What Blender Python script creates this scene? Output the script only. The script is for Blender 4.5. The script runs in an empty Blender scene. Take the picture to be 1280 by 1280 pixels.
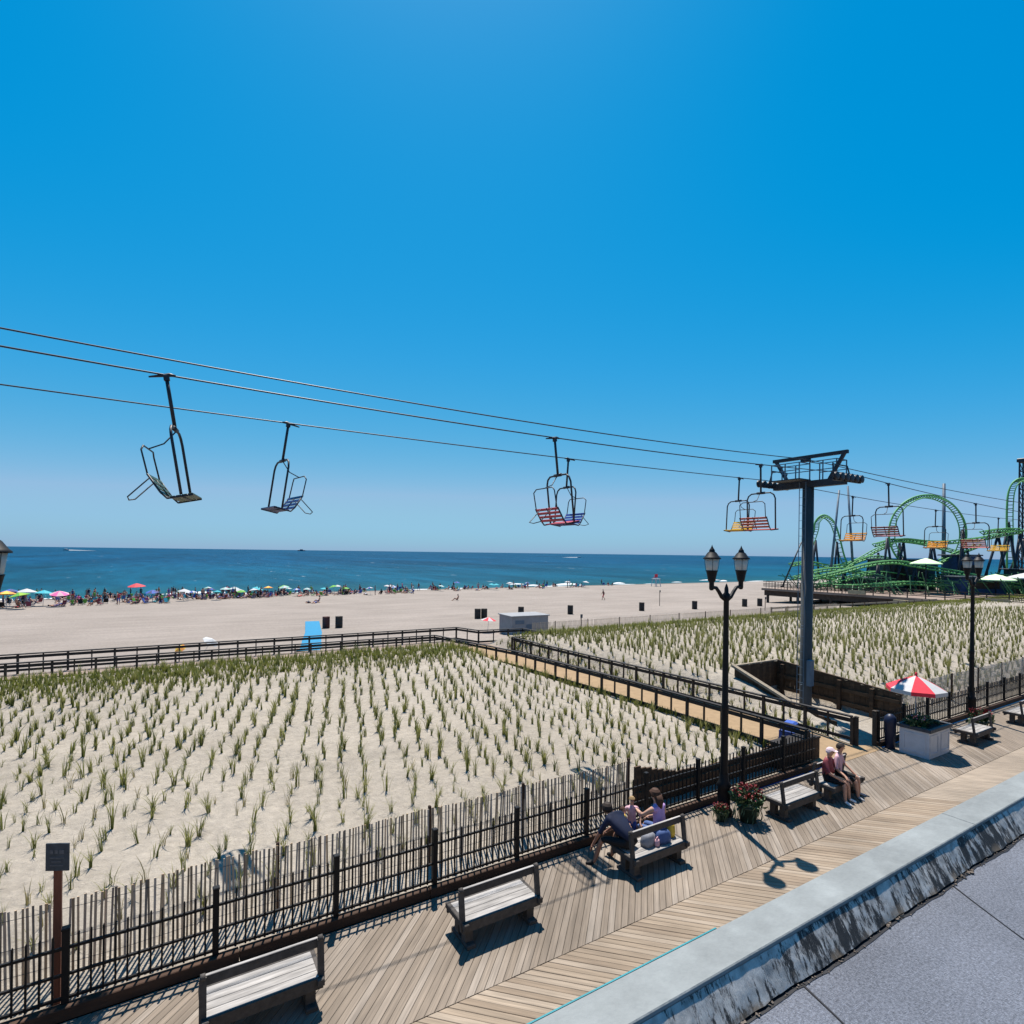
import bpy, math, random
import numpy as np
from mathutils import Vector, Matrix, noise as mnoise

random.seed(7)
rng = np.random.default_rng(7)
SC = bpy.context.scene
COL = SC.collection

# world axes: x runs along the boardwalk, y runs towards the ocean, z up, 0 = boardwalk deck
# ------------------------------------------------------------------ camera, sky, sun, exposure
cam_d = bpy.data.cameras.new('camera')
cam = bpy.data.objects.new('camera', cam_d)
COL.objects.link(cam)
cam_d.sensor_width = 36
cam_d.lens = 36 * 700 / 1280
cam_d.shift_y = 51 / 1280
cam_d.clip_start = 0.05
cam_d.clip_end = 60000
cam.matrix_world = (Matrix.Translation((0, 0, 6.0)) @ Matrix.Rotation(math.radians(-31.5), 4, 'Z')
                    @ Matrix.Rotation(math.radians(90), 4, 'X') @ Matrix.Rotation(math.radians(0.75), 4, 'Z'))
SC.camera = cam

SUN_EL, SUN_AZ = math.radians(67.4), math.radians(23.2)     # azimuth from +y towards +x
world = bpy.data.worlds.new('World')
SC.world = world
world.use_nodes = True
wn = world.node_tree
wn.nodes.clear()
sky = wn.nodes.new('ShaderNodeTexSky')
sky.sky_type = 'NISHITA'
sky.sun_disc = False
sky.sun_elevation = SUN_EL
sky.sun_rotation = SUN_AZ
sky.altitude = 0
sky.air_density = 1.0
sky.dust_density = 0.5
sky.ozone_density = 3.0
# one tone curve per channel over the whole sky: deep polarised blue, pale but still blue at the horizon
sep = wn.nodes.new('ShaderNodeSeparateColor')
com = wn.nodes.new('ShaderNodeCombineColor')
wn.links.new(sky.outputs[0], sep.inputs[0])


def chain(sock, *ops):
    for op, val in ops:
        n = wn.nodes.new('ShaderNodeMath')
        n.operation = op
        wn.links.new(sock, n.inputs[0])
        n.inputs[1].default_value = val
        sock = n.outputs[0]
    return sock


wn.links.new(chain(sep.outputs[0], ('SUBTRACT', 1.72), ('MAXIMUM', 0.002), ('POWER', 1.5), ('MULTIPLY', 0.55), ('MINIMUM', 2.7)), com.inputs[0])
wn.links.new(chain(sep.outputs[1], ('MULTIPLY', 0.1), ('POWER', 0.69), ('MULTIPLY', 6.6), ('MINIMUM', 14)), com.inputs[1])
wn.links.new(chain(sep.outputs[2], ('MULTIPLY', 0.1), ('POWER', 0.35), ('MULTIPLY', 8.2), ('MINIMUM', 6.95)), com.inputs[2])
bg = wn.nodes.new('ShaderNodeBackground')
bg.inputs['Strength'].default_value = 0.06
wo = wn.nodes.new('ShaderNodeOutputWorld')
wn.links.new(com.outputs[0], bg.inputs['Color'])
wn.links.new(bg.outputs[0], wo.inputs['Surface'])

sun_d = bpy.data.lights.new('sun', 'SUN')
sun_d.energy = 5.0
sun_d.angle = math.radians(0.5)
sun_d.color = (1.0, 0.93, 0.84)
sun = bpy.data.objects.new('sun', sun_d)
COL.objects.link(sun)
sdir = Vector((math.sin(SUN_AZ) * math.cos(SUN_EL), math.cos(SUN_AZ) * math.cos(SUN_EL), math.sin(SUN_EL)))
sun.rotation_euler = sdir.to_track_quat('Z', 'Y').to_euler()
sun.location = (0, 0, 40)

SC.view_settings.view_transform = 'Standard'
SC.view_settings.look = 'None'
SC.view_settings.exposure = 0.85
SC.view_settings.gamma = 1.0
SC.view_settings.use_curve_mapping = False


# ------------------------------------------------------------------ helpers
def tag(o, label=None, cat=None, group=None, kind=None):
    if label: o['label'] = label
    if cat: o['category'] = cat
    if group: o['group'] = group
    if kind: o['kind'] = kind
    return o


def link(name, mesh, parent=None, loc=None, rot=None):
    o = bpy.data.objects.new(name, mesh)
    COL.objects.link(o)
    if parent is not None: o.parent = parent
    if loc is not None: o.location = loc
    if rot is not None: o.rotation_euler = rot
    return o


def empty(name, loc=(0, 0, 0), rz=0.0, label=None, cat=None, group=None):
    o = bpy.data.objects.new(name, None)
    o.empty_display_size = 0.1
    COL.objects.link(o)
    o.location = loc
    o.rotation_euler = (0, 0, rz)
    return tag(o, label, cat, group)


KIDS = {}


def copy_tree(o, parent=None, loc=None, rot=None, label=None):
    c = o.copy()
    COL.objects.link(c)
    if parent is not None: c.parent = parent
    if loc is not None: c.location = loc
    if rot is not None: c.rotation_euler = rot
    if label: c['label'] = label
    for ch in [q for q in bpy.data.objects if q.parent == o]:
        copy_tree(ch, c)
    return c


class MB:
    def __init__(s):
        s.v, s.f, s.m, s.sm = [], [], [], []

    def add(s, vs, fs, mi=0, smooth=False):
        n = len(s.v)
        s.v += [tuple(p) for p in vs]
        for f in fs:
            s.f.append(tuple(i + n for i in f)); s.m.append(mi); s.sm.append(smooth)
        return s

    def box(s, c, d, rot=None, mi=0, bev=0.0):
        x, y, z = d[0] / 2, d[1] / 2, d[2] / 2
        vs = [Vector(p) for p in ((-x, -y, -z), (x, -y, -z), (x, y, -z), (-x, y, -z), (-x, -y, z), (x, -y, z), (x, y, z), (-x, y, z))]
        if bev:
            b = bev
            vs[4:] = [Vector(p) for p in ((-x + b, -y + b, z), (x - b, -y + b, z), (x - b, y - b, z), (-x + b, y - b, z))]
            mid = [Vector(p) for p in ((-x, -y, z - b), (x, -y, z - b), (x, y, z - b), (-x, y, z - b))]
            vs = vs[:4] + mid + vs[4:]
            fs = [(3, 2, 1, 0), (8, 9, 10, 11)]
            for r in (0, 4):
                for i in range(4):
                    j = (i + 1) % 4
                    fs.append((r + i, r + j, r + 4 + j, r + 4 + i))
        else:
            fs = [(3, 2, 1, 0), (4, 5, 6, 7), (0, 1, 5, 4), (1, 2, 6, 5), (2, 3, 7, 6), (3, 0, 4, 7)]
        if rot is not None:
            vs = [rot @ p for p in vs]
        c = Vector(c)
        return s.add([p + c for p in vs], fs, mi)

    def bar(s, a, b, w, h=None, mi=0, up=(0, 0, 1)):
        """square-section bar from a to b"""
        h = w if h is None else h
        a, b = Vector(a), Vector(b)
        d = (b - a).normalized()
        upv = Vector(up)
        if abs(d.dot(upv)) > 0.98: upv = Vector((1, 0, 0))
        r = d.cross(upv).normalized(); t = r.cross(d)
        vs = []
        for p in (a, b):
            for sx, sy in ((-1, -1), (1, -1), (1, 1), (-1, 1)):
                vs.append(p + r * (sx * w / 2) + t * (sy * h / 2))
        return s.add(vs, [(0, 1, 2, 3), (7, 6, 5, 4), (4, 5, 1, 0), (5, 6, 2, 1), (6, 7, 3, 2), (7, 4, 0, 3)], mi)

    def tube(s, pts, r, n=6, mi=0, cap=True):
        pts = [Vector(p) for p in pts]
        rs = r if isinstance(r, (list, tuple)) else [r] * len(pts)
        vs, fs = [], []
        d0 = (pts[1] - pts[0]).normalized()
        ref = Vector((0, 0, 1)) if abs(d0.z) < 0.9 else Vector((1, 0, 0))
        nrm = d0.cross(ref).normalized()
        for i, p in enumerate(pts):
            if i == 0: d = pts[1] - pts[0]
            elif i == len(pts) - 1: d = pts[-1] - pts[-2]
            else: d = (pts[i + 1] - pts[i]).normalized() + (pts[i] - pts[i - 1]).normalized()
            d = d.normalized() if d.length > 1e-9 else d0
            nrm = (nrm - d * nrm.dot(d))
            nrm = nrm.normalized() if nrm.length > 1e-6 else d.orthogonal().normalized()
            bi = d.cross(nrm)
            for k in range(n):
                a = 2 * math.pi * k / n
                vs.append(p + (nrm * math.cos(a) + bi * math.sin(a)) * rs[i])
        for i in range(len(pts) - 1):
            for k in range(n):
                k2 = (k + 1) % n
                fs.append((i * n + k, i * n + k2, (i + 1) * n + k2, (i + 1) * n + k))
        if cap:
            fs.append(tuple(range(n - 1, -1, -1)))
            fs.append(tuple((len(pts) - 1) * n + k for k in range(n)))
        return s.add(vs, fs, mi, n > 4)

    def lathe(s, prof, c=(0, 0, 0), n=16, mi=0, smooth=True, mfun=None):
        """prof: [(r, z)...] spun about z"""
        c = Vector(c)
        vs = [c + Vector((r * math.cos(2 * math.pi * k / n), r * math.sin(2 * math.pi * k / n), z)) for r, z in prof for k in range(n)]
        base = len(s.v)
        s.v += [tuple(p) for p in vs]
        for i in range(len(prof) - 1):
            for k in range(n):
                k2 = (k + 1) % n
                s.f.append(tuple(base + q for q in (i * n + k, i * n + k2, (i + 1) * n + k2, (i + 1) * n + k)))
                s.m.append(mfun(k) if mfun else mi); s.sm.append(smooth)
        return s

    def mesh(s, name, mats):
        me = bpy.data.meshes.new(name)
        me.from_pydata(s.v, [], s.f)
        for m in (mats if isinstance(mats, (list, tuple)) else [mats]): me.materials.append(m)
        me.polygons.foreach_set('material_index', s.m)
        me.polygons.foreach_set('use_smooth', s.sm)
        me.update()
        return me

    def build(s, name, mats, parent=None, loc=None, rot=None):
        return link(name, s.mesh(name, mats), parent, loc, rot)


# ------------------------------------------------------------------ materials
def mat(name, col, rough=0.7, var=0.25, scale=6.0, stretch=(1, 1, 1), bump=0.0, bscale=None, metal=0.0, rnd=0.0,
        col2=None, coord='Object', detail=5.0, hue=None, spec=0.3, patch=None):
    """principled material: base colour modulated by noise (var), by the object's own random value (rnd), fine relief (bump)"""
    m = bpy.data.materials.new(name)
    m.use_nodes = True
    nt = m.node_tree
    b = nt.nodes['Principled BSDF']
    b.inputs['Roughness'].default_value = rough
    b.inputs['Metallic'].default_value = metal
    b.inputs['Specular IOR Level'].default_value = spec
    N = nt.nodes.new
    tc = N('ShaderNodeTexCoord')
    mp = N('ShaderNodeMapping')
    mp.inputs['Scale'].default_value = stretch
    nt.links.new(tc.outputs[coord], mp.inputs['Vector'])
    oi = N('ShaderNodeObjectInfo')
    mul = N('ShaderNodeMath'); mul.operation = 'MULTIPLY'; mul.inputs[1].default_value = 37.0
    nt.links.new(oi.outputs['Random'], mul.inputs[0])
    cb = N('ShaderNodeCombineXYZ')
    for i in range(3): nt.links.new(mul.outputs[0], cb.inputs[i])
    nt.links.new(cb.outputs[0], mp.inputs['Location'])
    no = N('ShaderNodeTexNoise')
    no.inputs['Scale'].default_value = scale
    no.inputs['Detail'].default_value = detail
    no.inputs['Roughness'].default_value = 0.6
    nt.links.new(mp.outputs[0], no.inputs['Vector'])
    cr = N('ShaderNodeValToRGB')
    c2 = col2 if col2 else tuple(min(1, c * (1 + var)) for c in col)
    c1 = tuple(c * (1 - var) for c in col)
    cr.color_ramp.elements[0].position = 0.3
    cr.color_ramp.elements[1].position = 0.7
    cr.color_ramp.elements[0].color = (*c1, 1)
    cr.color_ramp.elements[1].color = (*c2, 1)
    nt.links.new(no.outputs['Fac'], cr.inputs['Fac'])
    out = cr.outputs['Color']
    if patch:
        np_ = N('ShaderNodeTexNoise'); np_.inputs['Scale'].default_value = patch[0]; np_.inputs['Detail'].default_value = 6; np_.inputs['Roughness'].default_value = 0.65
        nt.links.new(tc.outputs[coord], np_.inputs['Vector'])
        pr_ = N('ShaderNodeMapRange'); pr_.inputs['From Min'].default_value = 0.3; pr_.inputs['From Max'].default_value = 0.7
        pr_.inputs['To Min'].default_value = 1 - patch[1]; pr_.inputs['To Max'].default_value = 1 + patch[1]
        nt.links.new(np_.outputs['Fac'], pr_.inputs['Value'])
        ph_ = N('ShaderNodeHueSaturation'); nt.links.new(pr_.outputs[0], ph_.inputs['Value']); nt.links.new(out, ph_.inputs['Color']); out = ph_.outputs['Color']
    if rnd:
        mr = N('ShaderNodeMapRange')
        mr.inputs['To Min'].default_value = 1 - rnd
        mr.inputs['To Max'].default_value = 1 + rnd
        nt.links.new(oi.outputs['Random'], mr.inputs['Value'])
        h = N('ShaderNodeHueSaturation')
        nt.links.new(mr.outputs[0], h.inputs['Value'])
        nt.links.new(out, h.inputs['Color'])
        if hue:
            m2 = N('ShaderNodeMath'); m2.operation = 'MULTIPLY'; m2.inputs[1].default_value = 7.31
            fr = N('ShaderNodeMath'); fr.operation = 'FRACT'
            nt.links.new(oi.outputs['Random'], m2.inputs[0]); nt.links.new(m2.outputs[0], fr.inputs[0])
            m3 = N('ShaderNodeMapRange'); m3.inputs['To Min'].default_value = 1 - hue; m3.inputs['To Max'].default_value = 1 + hue
            nt.links.new(fr.outputs[0], m3.inputs['Value']); nt.links.new(m3.outputs[0], h.inputs['Saturation'])
        out = h.outputs['Color']
    nt.links.new(out, b.inputs['Base Color'])
    if bump:
        n2 = N('ShaderNodeTexNoise')
        n2.inputs['Scale'].default_value = bscale or scale * 3
        n2.inputs['Detail'].default_value = 6
        nt.links.new(mp.outputs[0], n2.inputs['Vector'])
        bp = N('ShaderNodeBump')
        bp.inputs['Strength'].default_value = bump
        bp.inputs['Distance'].default_value = 0.02
        nt.links.new(n2.outputs['Fac'], bp.inputs['Height'])
        nt.links.new(bp.outputs[0], b.inputs['Normal'])
    return m


M = {}
M['iron'] = mat('black_iron', (0.006, 0.006, 0.007), 0.55, 0.3, 20, spec=0.2)
M['steel'] = mat('blue_grey_steel', (0.055, 0.058, 0.058), 0.65, 0.25, 3, stretch=(1, 1, 0.15), bump=0.05)
M['dark_steel'] = mat('dark_steel', (0.02, 0.023, 0.03), 0.5, 0.3, 8)
M['cable'] = mat('cable_steel', (0.03, 0.035, 0.045), 0.5, 0.2, 30)
M['rail_wood'] = mat('dark_rail_timber', (0.018, 0.015, 0.014), 0.75, 0.35, 12, stretch=(1, 1, 1), rnd=0.3, bump=0.2)
M['post_wood'] = mat('dark_post_timber', (0.04, 0.03, 0.022), 0.8, 0.35, 12, rnd=0.3, bump=0.2)
M['kerb_wood'] = mat('brown_kerb_timber', (0.042, 0.022, 0.013), 0.8, 0.35, 9, stretch=(0.2, 1, 1), rnd=0.2, bump=0.3)
M['pit_wood'] = mat('bulkhead_timber', (0.06, 0.036, 0.02), 0.85, 0.4, 8, stretch=(0.4, 0.4, 1), rnd=0.3, bump=0.3)
M['beam_wood'] = mat('pale_beam_timber', (0.21, 0.175, 0.13), 0.85, 0.25, 10, rnd=0.1, bump=0.2)
M['slat_wood'] = mat('weathered_lath', (0.42, 0.315, 0.22), 0.85, 0.3, 14, stretch=(1, 1, 0.15), rnd=0.45, hue=0.3)
M['bench_top'] = mat('silver_bench_board', (0.255, 0.24, 0.225), 0.75, 0.4, 16, stretch=(0.12, 1, 1), rnd=0.12, bump=0.3)
M['bench_dark'] = mat('dark_bench_timber', (0.055, 0.048, 0.043), 0.8, 0.3, 12, rnd=0.15, bump=0.2)
M['sign'] = mat('dull_sign_plate', (0.045, 0.055, 0.065), 0.5, 0.3, 12)
M['sign_text'] = mat('sign_faded_marks', (0.10, 0.10, 0.105), 0.5, 0.3, 40)
M['red_wood'] = mat('red_brown_post', (0.16, 0.055, 0.03), 0.75, 0.3, 14, stretch=(1, 1, 0.2))
M['white_paint'] = mat('white_painted_wood', (0.42, 0.43, 0.46), 0.5, 0.08, 5, bump=0.05, patch=(3, .08))
M['rim'] = mat('dark_slate_rim', (0.035, 0.04, 0.05), 0.6, 0.3, 9)
M['soil'] = mat('planter_soil', (0.03, 0.022, 0.016), 0.95, 0.4, 30, bump=0.6)
M['leaf'] = mat('dark_green_leaf', (0.035, 0.075, 0.03), 0.55, 0.4, 20)
M['leaf2'] = mat('pale_green_leaf', (0.12, 0.16, 0.08), 0.55, 0.4, 20)
M['red_flower'] = mat('red_bloom', (0.15, 0.008, 0.009), 0.6, 0.35, 30)
M['pink_flower'] = mat('pink_bloom', (0.6, 0.22, 0.3), 0.6, 0.3, 30)
M['pot'] = mat('dark_green_pot', (0.02, 0.035, 0.025), 0.45, 0.3, 9)
M['cloth_white'] = mat('white_canvas', (0.40, 0.40, 0.40), 0.8, 0.06, 12)
M['cloth_red'] = mat('red_canvas', (0.58, 0.03, 0.05), 0.8, 0.12, 12)
M['bin_navy'] = mat('navy_plastic', (0.012, 0.018, 0.045), 0.45, 0.2, 6)
M['barrel'] = mat('dark_barrel_steel', (0.025, 0.022, 0.02), 0.6, 0.4, 6)
M['barrel_red'] = mat('maroon_barrel_steel', (0.07, 0.02, 0.018), 0.6, 0.4, 6)
M['glass'] = mat('frosted_lantern_glass', (0.72, 0.66, 0.58), 0.25, 0.08, 12)
_nt = M['glass'].node_tree
_tr = _nt.nodes.new('ShaderNodeBsdfTranslucent'); _tr.inputs['Color'].default_value = (0.8, 0.72, 0.62, 1)
_mx = _nt.nodes.new('ShaderNodeMixShader'); _mx.inputs['Fac'].default_value = 0.5
_nt.links.new(_nt.nodes['Principled BSDF'].outputs[0], _mx.inputs[1]); _nt.links.new(_tr.outputs[0], _mx.inputs[2])
_nt.links.new(_mx.outputs[0], _nt.nodes['Material Output'].inputs['Surface'])
M['green_track'] = mat('lime_green_track', (0.14, 0.38, 0.12), 0.6, 0.15, 2)
M['green_dark'] = mat('green_support', (0.035, 0.13, 0.05), 0.5, 0.25, 2)
M['navy_steel'] = mat('navy_support_steel', (0.014, 0.02, 0.03), 0.5, 0.25, 2)
M['grey_mast'] = mat('grey_mast_steel', (0.09, 0.13, 0.17), 0.5, 0.2, 2)
M['pier_deck'] = mat('pier_deck_timber', (0.20, 0.15, 0.12), 0.85, 0.3, 2, stretch=(1, 0.2, 1))
M['pier_dark'] = mat('pier_pile_timber', (0.05, 0.036, 0.028), 0.9, 0.35, 3)
M['pier_tan'] = mat('pier_concrete_tan', (0.30, 0.25, 0.16), 0.9, 0.2, 3)
M['booth'] = mat('booth_dark_board', (0.03, 0.045, 0.055), 0.7, 0.3, 2)
M['booth_blue'] = mat('booth_blue_board', (0.025, 0.05, 0.12), 0.7, 0.3, 2)
M['lime_cloth'] = mat('pale_lime_canopy', (0.55, 0.72, 0.42), 0.7, 0.08, 3)
M['grey_box'] = mat('pale_grey_shed', (0.22, 0.22, 0.225), 0.6, 0.12, 2)
M['mat_blue'] = mat('turquoise_mat_weave', (0.004, 0.16, 0.30), 0.5, 0.15, 5)
M['blue_plastic'] = mat('blue_plastic', (0.02, 0.07, 0.30), 0.4, 0.2, 5)
M['roof_felt'] = None
M['teal'] = mat('teal_drip_edge', (0.015, 0.17, 0.20), 0.5, 0.2, 6)
for n_, c_ in (('olive', (0.035, 0.055, 0.022)), ('navy', (0.018, 0.028, 0.12)), ('red', (0.34, 0.035, 0.055)), ('blue', (0.03, 0.05, 0.26)),
               ('scarlet', (0.36, 0.05, 0.03)), ('yellow', (0.75, 0.42, 0.02)), ('maroon', (0.16, 0.025, 0.03)), ('rust', (0.32, 0.07, 0.05)),
               ('orange', (0.72, 0.30, 0.02))):
    M['chair_' + n_] = mat('chair_paint_' + n_, c_, 0.45, 0.15, 6)
for n_, c_ in (('skin', (0.42, 0.24, 0.17)), ('tan_skin', (0.26, 0.13, 0.085)), ('navy_shirt', (0.006, 0.011, 0.034)), ('black_cloth', (0.006, 0.006, 0.007)),
               ('lilac_top', (0.42, 0.26, 0.50)), ('pink_shirt', (0.50, 0.30, 0.34)), ('maroon_shirt', (0.20, 0.04, 0.05)), ('navy_print', (0.04, 0.04, 0.12)),
               ('white_cloth', (0.7, 0.7, 0.7)), ('pink_cap', (0.55, 0.42, 0.44)), ('dark_hair', (0.02, 0.012, 0.008)), ('brown_hair', (0.05, 0.022, 0.012)),
               ('fair_hair', (0.22, 0.14, 0.06)), ('yellow_cloth', (0.6, 0.42, 0.06)), ('teal_cloth', (0.02, 0.30, 0.36)), ('blue_cloth', (0.03, 0.08, 0.32)),
               ('red_cloth', (0.5, 0.04, 0.05)), ('green_cloth', (0.10, 0.30, 0.04)), ('lime_cloth2', (0.22, 0.36, 0.03)), ('orange_cloth', (0.65, 0.25, 0.05)),
               ('pale_green_cloth', (0.18, 0.36, 0.33)), ('hot_pink_cloth', (0.62, 0.10, 0.28)), ('grey_cloth', (0.2, 0.21, 0.24)), ('shoe', (0.25, 0.26, 0.28)),
               ('aqua_cloth', (0.035, 0.30, 0.34)), ('jean_blue', (0.05, 0.09, 0.22))):
    M[n_] = mat(n_, c_, 0.75, 0.15, 15)


def sand_material():
    m = bpy.data.materials.new('beach_sand'); m.use_nodes = True
    nt = m.node_tree; b = nt.nodes['Principled BSDF']; N = nt.nodes.new; L = nt.links.new
    b.inputs['Roughness'].default_value = 0.95; b.inputs['Specular IOR Level'].default_value = 0.15
    tc = N('ShaderNodeTexCoord')
    n1 = N('ShaderNodeTexNoise'); n1.inputs['Scale'].default_value = 0.12; n1.inputs['Detail'].default_value = 6
    n2 = N('ShaderNodeTexNoise'); n2.inputs['Scale'].default_value = 5.0; n2.inputs['Detail'].default_value = 8; n2.inputs['Roughness'].default_value = 0.7
    n3 = N('ShaderNodeTexNoise'); n3.inputs['Scale'].default_value = 45.0; n3.inputs['Detail'].default_value = 4
    mp = N('ShaderNodeMapping'); mp.inputs['Scale'].default_value = (0.25, 1.6, 1)
    L(tc.outputs['Object'], mp.inputs['Vector'])
    n4 = N('ShaderNodeTexNoise'); n4.inputs['Scale'].default_value = 0.5; n4.inputs['Detail'].default_value = 4
    L(mp.outputs[0], n4.inputs['Vector'])
    for n in (n1, n2, n3): L(tc.outputs['Object'], n.inputs['Vector'])
    r1 = N('ShaderNodeValToRGB')
    r1.color_ramp.elements[0].position = 0.3; r1.color_ramp.elements[0].color = (0.222, 0.190, 0.165, 1)
    r1.color_ramp.elements[1].position = 0.7; r1.color_ramp.elements[1].color = (0.262, 0.226, 0.198, 1)
    L(n1.outputs['Fac'], r1.inputs['Fac'])
    def mulc(a, fac_out, lo, hi, p0=0.3, p1=0.7):
        mr = N('ShaderNodeMapRange'); mr.inputs['From Min'].default_value = p0; mr.inputs['From Max'].default_value = p1
        mr.inputs['To Min'].default_value = lo; mr.inputs['To Max'].default_value = hi
        L(fac_out, mr.inputs['Value'])
        h = N('ShaderNodeHueSaturation'); L(mr.outputs[0], h.inputs['Value']); L(a, h.inputs['Color'])
        return h.outputs['Color']
    sy = N('ShaderNodeSeparateXYZ'); L(tc.outputs['Object'], sy.inputs[0])
    dn = N('ShaderNodeMapRange'); dn.inputs['From Min'].default_value = 26; dn.inputs['From Max'].default_value = 36
    L(sy.outputs['Y'], dn.inputs['Value'])
    r0 = N('ShaderNodeValToRGB')
    r0.color_ramp.elements[0].position = 0.3; r0.color_ramp.elements[0].color = (0.272, 0.240, 0.198, 1)
    r0.color_ramp.elements[1].position = 0.7; r0.color_ramp.elements[1].color = (0.335, 0.298, 0.250, 1)
    L(n1.outputs['Fac'], r0.inputs['Fac'])
    md = N('ShaderNodeMixRGB'); L(dn.outputs[0], md.inputs['Fac']); L(r0.outputs['Color'], md.inputs['Color1']); L(r1.outputs['Color'], md.inputs['Color2'])
    c = mulc(md.outputs['Color'], n2.outputs['Fac'], 0.78, 1.14)
    c = mulc(c, n3.outputs['Fac'], 0.90, 1.08)
    c = mulc(c, n4.outputs['Fac'], 0.88, 1.06)
    # wet sand near the water line
    sx = N('ShaderNodeSeparateXYZ'); L(tc.outputs['Object'], sx.inputs[0])
    ad = N('ShaderNodeMath'); ad.operation = 'MULTIPLY_ADD'; ad.inputs[1].default_value = 6.0; L(n1.outputs['Fac'], ad.inputs[0]); L(sx.outputs['Y'], ad.inputs[2])
    w = N('ShaderNodeMapRange'); w.inputs['From Min'].default_value = 115.5; w.inputs['From Max'].default_value = 119.5
    w.inputs['To Min'].default_value = 1.0; w.inputs['To Max'].default_value = 0.55
    L(ad.outputs[0], w.inputs['Value'])
    h = N('ShaderNodeHueSaturation'); L(w.outputs[0], h.inputs['Value']); L(c, h.inputs['Color'])
    L(h.outputs['Color'], b.inputs['Base Color'])
    bp = N('ShaderNodeBump'); bp.inputs['Strength'].default_value = 0.9; bp.inputs['Distance'].default_value = 0.09
    L(n2.outputs['Fac'], bp.inputs['Height'])
    bp2 = N('ShaderNodeBump'); bp2.inputs['Strength'].default_value = 0.4; bp2.inputs['Distance'].default_value = 0.01
    L(n3.outputs['Fac'], bp2.inputs['Height']); L(bp.outputs[0], bp2.inputs['Normal'])
    L(bp2.outputs[0], b.inputs['Normal'])
    return m


def sea_material():
    m = bpy.data.materials.new('sea_water'); m.use_nodes = True
    nt = m.node_tree; b = nt.nodes['Principled BSDF']; N = nt.nodes.new; L = nt.links.new
    b.inputs['Roughness'].default_value = 0.5
    b.inputs['IOR'].default_value = 1.33
    b.inputs['Specular IOR Level'].default_value = 0.06
    tc = N('ShaderNodeTexCoord')
    sx = N('ShaderNodeSeparateXYZ'); L(tc.outputs['Object'], sx.inputs[0])
    mr = N('ShaderNodeMapRange'); mr.inputs['From Min'].default_value = 118; mr.inputs['From Max'].default_value = 420
    L(sx.outputs['Y'], mr.inputs['Value'])
    cr = N('ShaderNodeValToRGB')
    e = cr.color_ramp.elements
    e[0].position = 0.0; e[0].color = (0.008, 0.066, 0.086, 1)
    e[1].position = 1.0; e[1].color = (0.001, 0.040, 0.088, 1)
    k = e.new(0.12); k.color = (0.002, 0.052, 0.090, 1)
    L(mr.outputs[0], cr.inputs['Fac'])
    mp = N('ShaderNodeMapping'); mp.inputs['Scale'].default_value = (0.35, 1.0, 1); L(tc.outputs['Object'], mp.inputs['Vector'])
    col = cr.outputs['Color']
    for sc, lo, hi in (((0.16, 0.035, 1), 0.72, 1.30), ((0.018, 0.0045, 1), 0.70, 1.32)):
        m1 = N('ShaderNodeMapping'); m1.inputs['Scale'].default_value = sc; L(tc.outputs['Object'], m1.inputs['Vector'])
        n1 = N('ShaderNodeTexNoise'); n1.inputs['Scale'].default_value = 1.0; n1.inputs['Detail'].default_value = 7; n1.inputs['Roughness'].default_value = 0.62
        L(m1.outputs[0], n1.inputs['Vector'])
        v = N('ShaderNodeMapRange'); v.inputs['From Min'].default_value = 0.32; v.inputs['From Max'].default_value = 0.68
        v.inputs['To Min'].default_value = lo; v.inputs['To Max'].default_value = hi
        L(n1.outputs['Fac'], v.inputs['Value'])
        h = N('ShaderNodeHueSaturation'); L(v.outputs[0], h.inputs['Value']); L(col, h.inputs['Color']); col = h.outputs['Color']
    # small whitecaps
    m3 = N('ShaderNodeMapping'); m3.inputs['Scale'].default_value = (0.22, 0.06, 1); L(tc.outputs['Object'], m3.inputs['Vector'])
    n3 = N('ShaderNodeTexNoise'); n3.inputs['Scale'].default_value = 1.0; n3.inputs['Detail'].default_value = 5; L(m3.outputs[0], n3.inputs['Vector'])
    w = N('ShaderNodeMapRange'); w.inputs['From Min'].default_value = 0.70; w.inputs['From Max'].default_value = 0.78; w.inputs['To Max'].default_value = 0.55
    L(n3.outputs['Fac'], w.inputs['Value'])
    mw = N('ShaderNodeMixRGB'); mw.inputs['Color2'].default_value = (0.5, 0.55, 0.58, 1); L(w.outputs[0], mw.inputs['Fac']); L(col, mw.inputs['Color1'])
    L(mw.outputs[0], b.inputs['Base Color'])
    n2 = N('ShaderNodeTexNoise'); n2.inputs['Scale'].default_value = 0.6; n2.inputs['Detail'].default_value = 7; n2.inputs['Roughness'].default_value = 0.6
    L(mp.outputs[0], n2.inputs['Vector'])
    bp = N('ShaderNodeBump'); bp.inputs['Strength'].default_value = 1.0; bp.inputs['Distance'].default_value = 0.7
    L(n2.outputs['Fac'], bp.inputs['Height']); L(bp.outputs[0], b.inputs['Normal'])
    return m


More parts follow.
